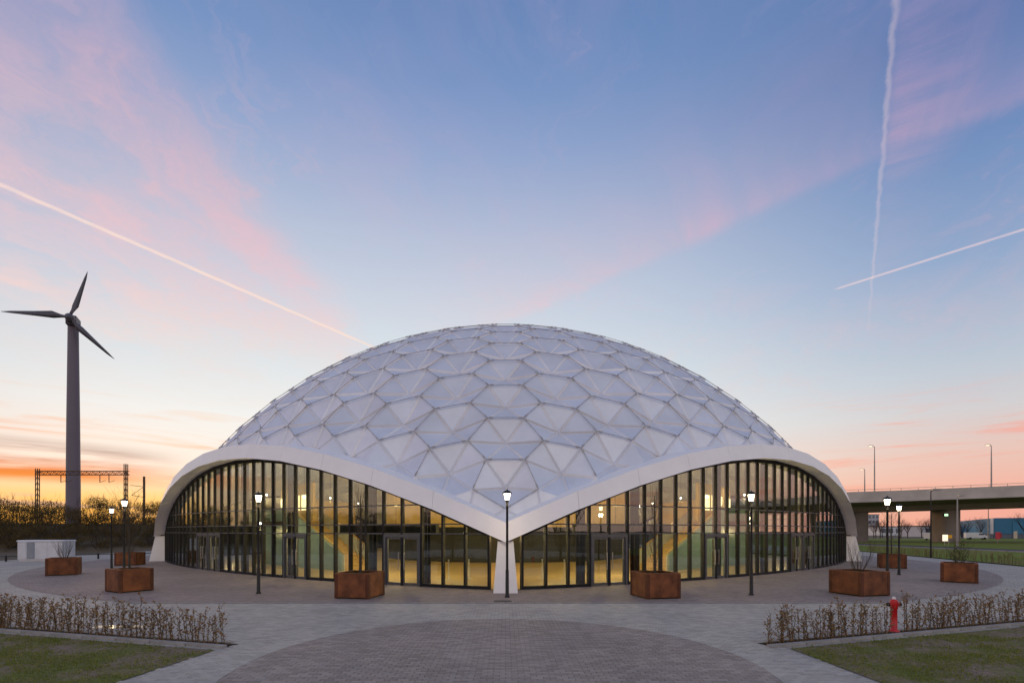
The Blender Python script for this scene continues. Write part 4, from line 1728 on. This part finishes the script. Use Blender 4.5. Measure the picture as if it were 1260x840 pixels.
def bank_at(s):
    s = max(0, min(len(P2) - 1.001, s))
    i = int(s)
    p = P2[i].lerp(P2[i + 1], s - i)
    tg = (P2[i + 1] - P2[i]).normalized()
    return p, Vector((-tg.y, tg.x, 0))


for row, (off, z, sc) in enumerate(((2.2, 0.3, 0.85), (6.0, 1.6, 1.05), (10.5, 3.1, 1.05))):
    s = 0.2 + row * 0.05
    while s < 6.3:
        p, nr = bank_at(s)
        q = p + nr * (off + rng.uniform(-0.8, 0.8))
        shrub(q.x, q.y, z, sc * rng.uniform(0.85, 1.15), 'brown winter shrub on the embankment behind the white cabinet', 'shrubs on the embankment')
        L_ = (P2[int(s) + 1] - P2[int(s)]).length
        s += 2.9 / L_

# white cabinet
t_ = thing('utility_cabinet', 'low white utility cabinet with a grey louvred door at the foot of the embankment', 'cabinet', (-38.6, 41.6, 0.0), radians(8))
mb = MB()
mb.box((0, 0, 0.90), (3.3, 1.5, 1.5))
mb.box((0, 0, 0.075), (3.2, 1.4, 0.15))
mb.build('body', 'cabinet_paint', t_)
mb = MB()
mb.hexa([(-1.72, -0.82, 1.652), (1.72, -0.82, 1.652), (1.72, 0.82, 1.652), (-1.72, 0.82, 1.652), (-1.66, -0.76, 1.76), (1.66, -0.76, 1.76), (1.66, 0.76, 1.76), (-1.66, 0.76, 1.76)])
mb.build('roof', 'cabinet_paint', t_)
for x in (-0.68,):
    mb = MB()
    mb.box((x, -0.765, 0.90), (0.56, 0.03, 1.36))
    lv = mb.build('louvre_door', 'cabinet_louvre', t_)
    for i in range(9):
        mb = MB()
        mb.box((x, -0.79, 0.34 + i * 0.14), (0.5, 0.03, 0.04))
        mb.build('louvre', 'cabinet_louvre', lv)
for x in (-1.3, 0.15, 0.95):
    mb = MB()
    mb.box((x, -0.762, 0.90), (0.52 if x < -1 else 0.72, 0.022, 1.38))
    mb.build('side_panel', 'cabinet_paint', t_)

# low rail fence
t_ = thing('low_rail_fence', 'low dark rail fence with short posts along the edge of the plaza', 'fence', (-41.0, 40.5, 0.0))
A = Vector((-1.5, -1.2, 0))
B = Vector((12.0, 10.0, 0))
nP = 10
for i in range(nP):
    p = A.lerp(B, i / (nP - 1))
    mb = MB()
    mb.lathe([(0.07, 0), (0.07, 0.50), (0.05, 0.53)], tuple(p), 8)
    mb.build('post', 'black_metal', t_)
for i in range(nP - 1):
    p, q = A.lerp(B, i / (nP - 1)), A.lerp(B, (i + 1) / (nP - 1))
    mb = MB()
    mb.tube(p + Vector((0, 0, 0.42)), q + Vector((0, 0, 0.42)), 0.03, 0.03, 6)
    mb.build('rail', 'black_metal', t_)

# wind turbine
t_ = thing('wind_turbine', 'grey wind turbine with three dark blades behind the railway portal', 'wind turbine', (-115.5, 132, 0.0))
mb = MB()
mb.lathe([(1.65, 0), (1.55, 15), (1.42, 32), (1.27, 46), (1.15, 57.0)], n=24)
mb.build('tower', 'turbine_paint', t_)
mb = MB()
Y_ = radians(27)
mb.box((0.0, 0, 58.2), (2.2, 4.0, 2.4), Y_)
nac = mb.build('nacelle', 'turbine_dark', t_)
hub_c = Vector((sin(Y_) * 3.0, -cos(Y_) * 3.0, 58.4))
f_ = Vector((sin(Y_), -cos(Y_), 0))
r_ = Vector((cos(Y_), sin(Y_), 0))
mb = MB()
mb.tube(hub_c - f_ * 0.8, hub_c + f_ * 0.3, 1.1, 1.0, 14)
mb.tube(hub_c + f_ * 0.3, hub_c + f_ * 1.1, 1.0, 0.25, 14)
rot = mb.build('rotor_hub', 'turbine_dark', t_)
for ang in (185, 74, -45):
    a = radians(ang)
    d = r_ * cos(a) + Vector((0, 0, 1)) * sin(a)
    w = d.cross(f_)
    mb = MB()
    secs = []
    for fr2, ch, tk in ((0.0, 0.45, 0.45), (0.06, 0.6, 0.4), (0.2, 1.25, 0.26), (0.5, 0.8, 0.16), (0.85, 0.4, 0.08), (1.0, 0.08, 0.03)):
        c = hub_c + d * (0.8 + 12.5 * fr2)
        tw = radians(30 * (1 - fr2))
        wv = w * cos(tw) + f_ * sin(tw)
        tv = f_ * cos(tw) - w * sin(tw)
        secs.append([c - wv * ch * 0.4, c + tv * tk, c + wv * ch, c - tv * tk])
    vs = [v for s in secs for v in s]
    fs = [(i * 4 + j, i * 4 + (j + 1) % 4, (i + 1) * 4 + (j + 1) % 4, (i + 1) * 4 + j) for i in range(5) for j in range(4)]
    fs += [(3, 2, 1, 0), (20, 21, 22, 23)]
    mb.add(vs, fs, True)
    mb.build('blade', 'turbine_dark', t_)

# railway portal with catenary
t_ = thing('railway_portal', 'brown steel railway portal with lattice beam above the embankment shrubs', 'gantry', (-65.0, 76.0, 3.4))
for x in (-7.0, 6.6):
    mb = MB()
    for ox in (-0.16, 0.16):
        for oy in (-0.16, 0.16):
            mb.bar((x + ox, oy, -0.2), (x + ox, oy, 9.4 if x > 0 else 8.7), 0.09)
    for i in range(10):
        z0, z1 = i * 0.85, (i + 1) * 0.85
        mb.bar((x - 0.16, -0.16, z0), (x + 0.16, -0.16, z1), 0.05)
        mb.bar((x + 0.16, 0.16, z0), (x - 0.16, 0.16, z1), 0.05)
    mb.build('mast', 'rust_steel', t_)
mb = MB()
for oy in (-0.18, 0.18):
    mb.bar((-7.2, oy, 8.3), (7.0, oy, 8.3), 0.10)
    mb.bar((-7.2, oy, 7.75), (7.0, oy, 7.75), 0.10)
    for i in range(14):
        x0 = -7.0 + i
        mb.bar((x0, oy, 7.75), (x0 + 0.5, oy, 8.3), 0.05)
        mb.bar((x0 + 0.5, oy, 8.3), (x0 + 1.0, oy, 7.75), 0.05)
mb.build('lattice_beam', 'rust_steel', t_)
for x in (-3.4, -2.6, 2.6, 4.0):
    mb = MB()
    mb.bar((x, 0, 7.75), (x, 0, 6.6), 0.08)
    mb.bar((x, 0, 6.6), (x + 0.9, 0, 6.9), 0.05)
    mb.build('hanger', 'rust_steel', t_)
t_ = thing('catenary_mast', 'single rusty railway mast with bracket arms beside the dome edge', 'mast', (-69.5, 95.0, 3.4))
mb = MB()
mb.bar((0, 0, -0.2), (0, 0, 9.6), 0.28)
mb.build('mast', 'rust_steel', t_)
mb = MB()
mb.bar((0.1, 0, 7.6), (-2.6, 0, 7.9), 0.09)
mb.bar((0.1, 0, 5.6), (-2.4, 0, 6.0), 0.09)
mb.bar((-2.4, 0, 6.0), (-0.1, 0, 7.6), 0.06)
mb.build('bracket_arm', 'rust_steel', t_)

# ================================================================== right background
# verge, road
sheet('verge', [(34.2, 25), (36.8, 34), (44.3, 61), (48, 92), (66, 120), (62, 90), (60.5, 60), (58, 30), (52, 5), (32.5, 5)], 0.022, 'verge_grass')
sheet('road', [(52.6, 5), (58.6, 30), (61.1, 60), (62.6, 90), (67, 122), (76, 160), (84, 160), (74, 121), (70, 90), (68.5, 60), (66, 30), (60, 5)], 0.006, 'asphalt')
sheet('far_verge', [(60.8, 5), (66.8, 30), (69.2, 60), (70.8, 90), (75, 121), (84.5, 162), (300, 175), (300, 5)], 0.01, 'verge_grass')
# concrete edge line along the road
mb = MB()
ep = [(52.5, 5), (58.5, 30), (61.0, 60), (62.5, 90), (66.8, 121)]
for i in range(len(ep) - 1):
    a, b = Vector((ep[i][0], ep[i][1], 0.06)), Vector((ep[i + 1][0], ep[i + 1][1], 0.06))
    mb.bar(a, b, 0.30, 0.14)
mb.build('road_kerb', 'kerb_concrete', kind='structure')

# young hedge along the far edge of the plaza
A = Vector((34.9, 27, 0.02))
pts = [Vector((34.6, 25, 0)), Vector((36.6, 34, 0)), Vector((44.2, 61, 0))]
rng = random.Random(31)
for a, b in ((pts[0], pts[1]), (pts[1], pts[2])):
    L_ = (b - a).length
    d = 0.2
    while d < L_:
        p = a.lerp(b, d / L_) + Vector((0.5 + rng.uniform(-0.15, 0.15), 0, 0))
        hedge_plant(p.x, p.y, 0.02, 'small brown hedge plant along the edge of the green road verge', 'hedge plants along the verge', rng, rng.uniform(0.75, 1.1))
        d += rng.uniform(0.22, 0.36)

# viaduct
t_ = thing('viaduct', 'concrete road viaduct on broad piers behind the dome', 'viaduct', (0, 0, 0))
VP = [Vector((15, 124, 10.3)), Vector((60, 113, 10.6)), Vector((85, 106, 11.0)), Vector((112, 97, 11.7)), Vector((150, 78, 12.6)), Vector((185, 50, 13.4)), Vector((205, 15, 14.0))]
sec = [(0.0, 0.25), (0.0, -2.1), (0.5, -2.2), (5.5, -2.9), (6.5, -4.0), (15.5, -4.0), (16.5, -2.9), (21.5, -2.0), (22.0, -1.9), (22.0, 0.0), (21.7, 0.0), (21.7, -0.9), (0.3, -0.9), (0.3, 0.0)]
rws = []
for i, p in enumerate(VP):
    a = VP[max(0, i - 1)]
    b = VP[min(len(VP) - 1, i + 1)]
    tg = Vector((b.x - a.x, b.y - a.y, 0)).normalized()
    nr = Vector((-tg.y, tg.x, 0))
    rws.append([p + nr * o + Vector((0, 0, z)) for o, z in sec])
n_ = len(sec)


def ribbon(idx, name, m, off=0.0):
    mb = MB()
    for i in range(len(rws) - 1):
        for j in idx:
            k = (j + 1) % n_
            mb.add([rws[i][j], rws[i + 1][j], rws[i + 1][k], rws[i][k]], [(0, 3, 2, 1)])
    return mb.build(name, m, t_)


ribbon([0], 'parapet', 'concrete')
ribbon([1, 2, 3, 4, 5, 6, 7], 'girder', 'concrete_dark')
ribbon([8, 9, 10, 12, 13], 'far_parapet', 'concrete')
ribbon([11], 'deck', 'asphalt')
# ledge under the parapet and rail on top
mb = MB()
mb2 = MB()
for i in range(len(rws) - 1):
    a, b = rws[i][1], rws[i + 1][1]
    mb.bar(a + Vector((0, -0.1, 0.15)), b + Vector((0, -0.1, 0.15)), 0.35, 0.3)
    a, b = rws[i][0], rws[i + 1][0]
    mb2.bar(a + Vector((0, 0.15, 0.45)), b + Vector((0, 0.15, 0.45)), 0.08)
    L_ = (b - a).length
    k = 0
    while k < L_:
        p = a.lerp(b, k / L_) + Vector((0, 0.15, 0))
        mb2.bar(p, p + Vector((0, 0, 0.5)), 0.07)
        k += 3.0
mb.build('ledge', 'concrete', t_)
mb2.build('railing', 'galvanised', t_)
for (pi_, fr2) in ((1, 0.82), (2, 0.43), (3, 0.86), (5, 0.3)):
    p = VP[pi_].lerp(VP[pi_ + 1], fr2)
    tg = Vector((VP[pi_ + 1].x - VP[pi_].x, VP[pi_ + 1].y - VP[pi_].y, 0)).normalized()
    nr = Vector((-tg.y, tg.x, 0))
    c = p + nr * 11.0
    mb = MB()
    for s_, (w, dpt) in ((0, (3.6, 1.05)),):
        cc_ = Vector((c.x, c.y, 0)) + nr * (s_ * 4.6)
        pts = []
        for z, sc in ((-0.05, 1.0), (p.z - 3.9, 1.0)):
            for k in range(16):
                a = 2 * pi * k / 16
                ex, ey = cos(a), sin(a)
                ex = math.copysign(abs(ex) ** 0.5, ex)
                ey = math.copysign(abs(ey) ** 0.5, ey)
                q = cc_ + nr * (ex * w * sc) + tg * (ey * dpt * 1.7 * sc)
                pts.append((q.x, q.y, z))
        mb.add(pts, [(i, (i + 1) % 16, 16 + (i + 1) % 16, 16 + i) for i in range(16)], True)
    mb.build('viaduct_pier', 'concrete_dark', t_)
# small green exit light on the pier
p = VP[2].lerp(VP[3], 0.24)

# lamps on the viaduct
def road_lamp(x, y, z, h, arm, label, glow=True, k=1.0, mm='galvanised'):
    q = thing('road_lamp', label, 'street lamp', (x, y, z))
    mb = MB()
    mb.lathe([(0.14 * k, 0), (0.12 * k, h * 0.5), (0.07 * k, h)], n=8)
    mb.build('pole', mm, q)
    mb = MB()
    mb.bar((0, 0, h - 0.1), (arm, 0, h + 0.15), 0.08)
    mb.build('arm', 'galvanised', q)
    mb = MB()
    mb.box((arm * 1.2, 0, h + 0.15), (0.9, 0.35, 0.16))
    hd_ = mb.build('lamp_head', 'galvanised', q)
    mb = MB()
    mb.box((arm * 1.2, 0, h + 0.055), (0.7, 0.26, 0.025))
    mb.build('lens', 'street_glow' if glow else 'galvanised', hd_)


road_lamp(80.5, 107.8, 10.95, 10.0, -0.7, 'tall grey road lamp with a short arm on the viaduct, next to the dome')
road_lamp(82.5, 113.5, 10.0, 6.6, -0.5, 'thin distant road lamp on the viaduct beside the dome edge')
road_lamp(99.5, 101.2, 11.4, 8.6, -0.6, 'tall grey road lamp on the viaduct deck above the blue shed')
road_lamp(39.6, 46.0, 0.02, 6.2, 0.4, 'slim dark lamp post at the edge of the verge hedge', False, 0.5, 'black_metal')
road_lamp(69.5, 76.0, 0.0, 7.8, 0.5, 'pale grey lamp post beside the road in front of the broad viaduct pier', False)
road_lamp(128.0, 131.0, 0.0, 9.0, -1.4, 'lit road lamp in front of the blue shed')

# blue shed
t_ = thing('blue_shed', 'long blue clad industrial shed with one pale corner panel', 'building', (168, 170, 0))
c0 = Vector((0, 0, 0))
cl_ = Vector((41, 58, 0))
cr_ = Vector((70, -42, 0))
mb = MB()
in_ = lambda v: v
mb.hexa([c0 + Vector((0.6, 0.4, -0.05)), cr_ + Vector((0.4, 0.6, -0.05)), cr_ + cl_, cl_ + Vector((0.6, -0.2, -0.05)),
         c0 + Vector((0.6, 0.4, 6.9)), cr_ + Vector((0.4, 0.6, 6.9)), cr_ + cl_ + Vector((0, 0, 6.9)), cl_ + Vector((0.6, -0.2, 6.9))])
mb.build('core', 'office_wall', t_)
for e_, n in ((cl_, 16), (cr_, 18)):
    dd = e_.normalized()
    nn = Vector((dd.y, -dd.x, 0))
    if nn.dot(cl_ + cr_ - e_) > 0:
        nn = -nn
    nn = -nn if nn.dot(Vector((-168, -170, 0))) < 0 else nn
    for i in range(n):
        a, b = e_ * (i / n) + dd * 0.06, e_ * ((i + 1) / n) - dd * 0.06
        mb = MB()
        slab(mb, a, b, 1.6, 1.6, 7.0, 7.0, nn, nn, 0.02, 0.16)
        mb.build('wall_panel', 'pale_cladding' if i == 0 and e_ is cl_ else 'blue_cladding', t_)
        mb = MB()
        slab(mb, a, b, 0.0, 0.0, 1.5, 1.5, nn, nn, 0.02, 0.12)
        mb.build('base_panel', 'office_glass', t_)

# far office block and low sheds
def block(name, label, cat, x, y, w, d, h, rz, rows_, cols_, m='office_wall'):
    q = thing(name, label, cat, (x, y, -0.02), rz)
    mb = MB()
    mb.box((0, 0, h / 2), (w, d, h))
    mb.build('wall', m, q)
    mb = MB()
    mb.box((0, 0, h + 0.25), (w + 0.6, d + 0.6, 0.5))
    mb.build('roof', 'concrete_dark', q)
    for r in range(rows_):
        for c in range(cols_):
            mb = MB()
            ww, hh = w / cols_ * 0.6, h / rows_ * 0.5
            mb.box((-w / 2 + w * (c + 0.5) / cols_, -d / 2 - 0.03, h * (r + 0.55) / rows_), (ww, 0.1, hh))
            mb.build('window', 'office_glass', q)


block('office_block', 'distant pale office block seen under the viaduct', 'building', 292, 400, 9.5, 14, 15.5, 0.1, 4, 3)
block('low_shed', 'distant low grey shed between the bare trees under the viaduct', 'building', 236, 300, 34, 14, 5.0, 0.15, 1, 7, 'pale_cladding')
block('flat_depot', 'distant flat roofed depot beside the broad viaduct pier', 'building', 200, 230, 24, 12, 4.6, 0.1, 1, 5)

# bare far trees
def far_tree_mesh(seed):
    rng2 = random.Random(seed)
    tk, cr2 = MB(), MB()
    tk.tube((0, 0, -0.1), (0.1, 0, 2.6), 0.20, 0.14, 7)
    for k in range(7):
        a = k * 2.4
        l_ = rng2.uniform(0.3, 0.8)
        branch_tree(cr2, Vector((0.05, 0, 2.0 + 0.12 * k)), Vector((cos(a) * l_, sin(a) * l_, 1)).normalized(), rng2.uniform(2.3, 3.1), 0.09, 4, rng2, 0.42, 0.18, 3, 0.6, 2, 3)
    return tk.mesh('trunk', 'bark'), cr2.mesh('crown', 'far_twig')


FT = [far_tree_mesh(500 + i) for i in range(4)]
rng = random.Random(4)


def far_tree(x, y, sc, label, group):
    tk, cr2 = FT[rng.randrange(4)]
    q = thing('bare_tree', label, 'tree', (x, y, -0.02), rng.uniform(0, 6.28), group)
    q.scale = (sc * 1.1, sc * 1.1, sc)
    obj('trunk', tk, q)
    obj('crown', cr2, q)


for i in range(22):
    f = i / 21
    far_tree(128 + 52 * f + rng.uniform(-3, 3), 182 + rng.uniform(-10, 14), rng.uniform(0.7, 1.0), 'bare brown winter tree in the row under the viaduct', 'bare trees under the viaduct')
for x, y in ((118, 112), (142, 130)):
    far_tree(x, y, 0.85, 'bare young tree standing before the blue shed', 'bare trees before the blue shed')
# trees behind the viewpoint, mirrored in the glass fronts
for i in range(16):
    f = i / 15
    far_tree(-62 + 124 * f + rng.uniform(-3, 3), -26 - 10 * sin(f * pi) + rng.uniform(-4, 4), rng.uniform(0.8, 1.3), 'bare tree in the row facing the dome across the plaza', 'bare trees facing the dome')
rng = random.Random(21)
for i in range(26):
    f = i / 25
    shrub(-56 + 112 * f, -20 - 10 * sin(f * pi) + rng.uniform(-1, 1), 0.0, rng.uniform(0.7, 1.0), 'brown shrub in the belt facing the dome across the plaza', 'shrubs facing the dome')

# signs and small things under the viaduct
def sign(x, y, w, h, z, m, label, name='road_sign'):
    q = thing(name, label, 'sign', (x, y, 0.0))
    mb = MB()
    mb.tube((0, 0, -0.05), (0, 0, z + h), 0.06, 0.06, 6)
    mb.build('post', 'galvanised', q)
    mb = MB()
    mb.box((0, -0.09, z + h / 2), (w, 0.05, h))
    mb.build('plate', m, q)


sign(80.0, 90.0, 0.95, 1.15, 0.7, 'sign_glow', 'lit cream sign board at the foot of the viaduct pier')
sign(81.6, 91.0, 1.1, 0.6, 1.2, 'yellow_sign', 'yellow road sign beside the lit cream sign')
sign(104, 104.5, 0.9, 1.5, 0.8, 'red_sign', 'dull red sign board before the blue shed')
sign(131, 127, 0.9, 1.9, 0.6, 'cream_sign', 'tall cream sign panel before the blue shed')
sign(124, 124, 0.8, 1.3, 0.8, 'red_sign', 'small red sign near the lit road lamp')
# green exit light box on the pier
t_ = thing('signal_light', 'small green lit box high on the viaduct pier', 'light', (92.6, 104.0, 5.6))
mb = MB()
mb.box((0, 0, 0.3), (0.9, 0.35, 0.6))
mb.build('housing', 'black_metal', t_)
mb = MB()
mb.box((0, -0.19, 0.3), (0.75, 0.03, 0.45))
mb.build('lens', 'green_glow', t_)

# parked vans far off
def van(x, y, rz, label):
    q = thing('parked_van', label, 'van', (x, y, 0.0), rz, 'vans parked before the blue shed')
    mb = MB()
    L_, W_, H_ = 5.2, 1.95, 2.1
    prof = [(-L_ / 2, 0.45), (-L_ / 2, H_), (L_ / 2 - 1.6, H_), (L_ / 2 - 0.8, 1.25), (L_ / 2, 1.05), (L_ / 2, 0.45)]
    n = len(prof)
    vs = [(x_, -W_ / 2, z_) for x_, z_ in prof] + [(x_, W_ / 2, z_) for x_, z_ in prof]
    mb.add(vs, [tuple(range(n)), tuple(reversed(range(n, 2 * n)))] + [(i, n + i, n + (i + 1) % n, (i + 1) % n) for i in range(n)])
    mb.build('body', 'van_white', q)
    for sx_ in (-1.6, 1.6):
        for sy_ in (-1, 1):
            mb = MB()
            mb.tube((sx_, sy_ * 0.78, 0.34), (sx_, sy_ * 1.0, 0.34), 0.34, 0.34, 14)
            mb.build('wheel', 'tyre', q)
    mb = MB()
    for sy_ in (-1, 1):
        mb.box((0.9, sy_ * 0.985, 1.6), (1.1, 0.03, 0.5))
    mb.build('side_window', 'office_glass', q)


van(118, 136, 0.3, 'white panel van parked before the blue shed')
van(126, 140, 0.3, 'white panel van parked before the blue shed')
van(141, 148, -0.5, 'white panel van parked before the blue shed')

# drain grates in the paving
def drain(x, y, z, label):
    q = thing('drain_grate', label, 'drain', (x, y, z))
    mb = MB()
    mb.box((0, 0.13, 0), (0.62, 0.03, 0.012))
    mb.box((0, -0.13, 0), (0.62, 0.03, 0.012))
    mb.box((-0.295, 0, 0), (0.03, 0.23, 0.012))
    mb.box((0.295, 0, 0), (0.03, 0.23, 0.012))
    mb.build('rim', 'black_metal', q)
    for i in range(9):
        mb = MB()
        mb.box((-0.24 + i * 0.06, 0, 0.0), (0.028, 0.23, 0.009))
        mb.build('grate_bar', 'black_metal', q)


drain(-0.1, 17.45, 0.034, 'dark drain grate in the paving in front of the middle lantern post')

# slim posts in the entrance hall
for i, (x, y) in enumerate(((-2.9, 25.2), (-1.9, 25.6), (1.9, 25.6), (3.0, 25.2), (4.1, 25.9))):
    q = thing('queue_post', 'slim pale queue post on the yellow floor inside the entrance glass', 'post', (x, y, 0.034), 0, 'queue posts in the entrance hall')
    mb = MB()
    mb.lathe([(0.17, 0), (0.17, 0.02), (0.03, 0.04), (0.03, 0.95), (0.045, 0.97), (0.045, 1.02)], n=12)
    mb.build('pole', 'cabinet_paint', q)

# fallen leaves under the hedges
for sx_, y0_, sl, lab in ((-1, 10.60, 0.27, 'fallen brown leaves scattered under the puddle hedge'), (1, 10.74, 0.32, 'fallen brown leaves scattered under the hydrant hedge')):
    r_ = random.Random(40 + sx_)
    mb = MB()
    for _ in range(1500):
        x = r_.uniform(5.6, 15.0)
        y = y0_ + sl * (x - 5.6) + r_.gauss(0.02, 0.20)
        if sx_ < 0 and x < 6.0:
            continue
        a = r_.uniform(0, 6.28)
        l_ = r_.uniform(0.015, 0.032)
        zz_ = (0.047 if abs(y - y0_ - sl * (x - 5.6)) < 0.14 else 0.04) + r_.uniform(0, 0.006)
        c, s_ = cos(a) * l_, sin(a) * l_
        mb.add([(sx_ * x - c, y - s_, zz_), (sx_ * x + s_ * 0.5, y - c * 0.5, zz_ + 0.006), (sx_ * x + c, y + s_, zz_ + 0.002), (sx_ * x - s_ * 0.5, y + c * 0.5, zz_ + 0.004)], [(0, 1, 2, 3)])
    tag(mb.build('leaf_litter', 'beech_leaf', kind='stuff'), lab, 'leaves')
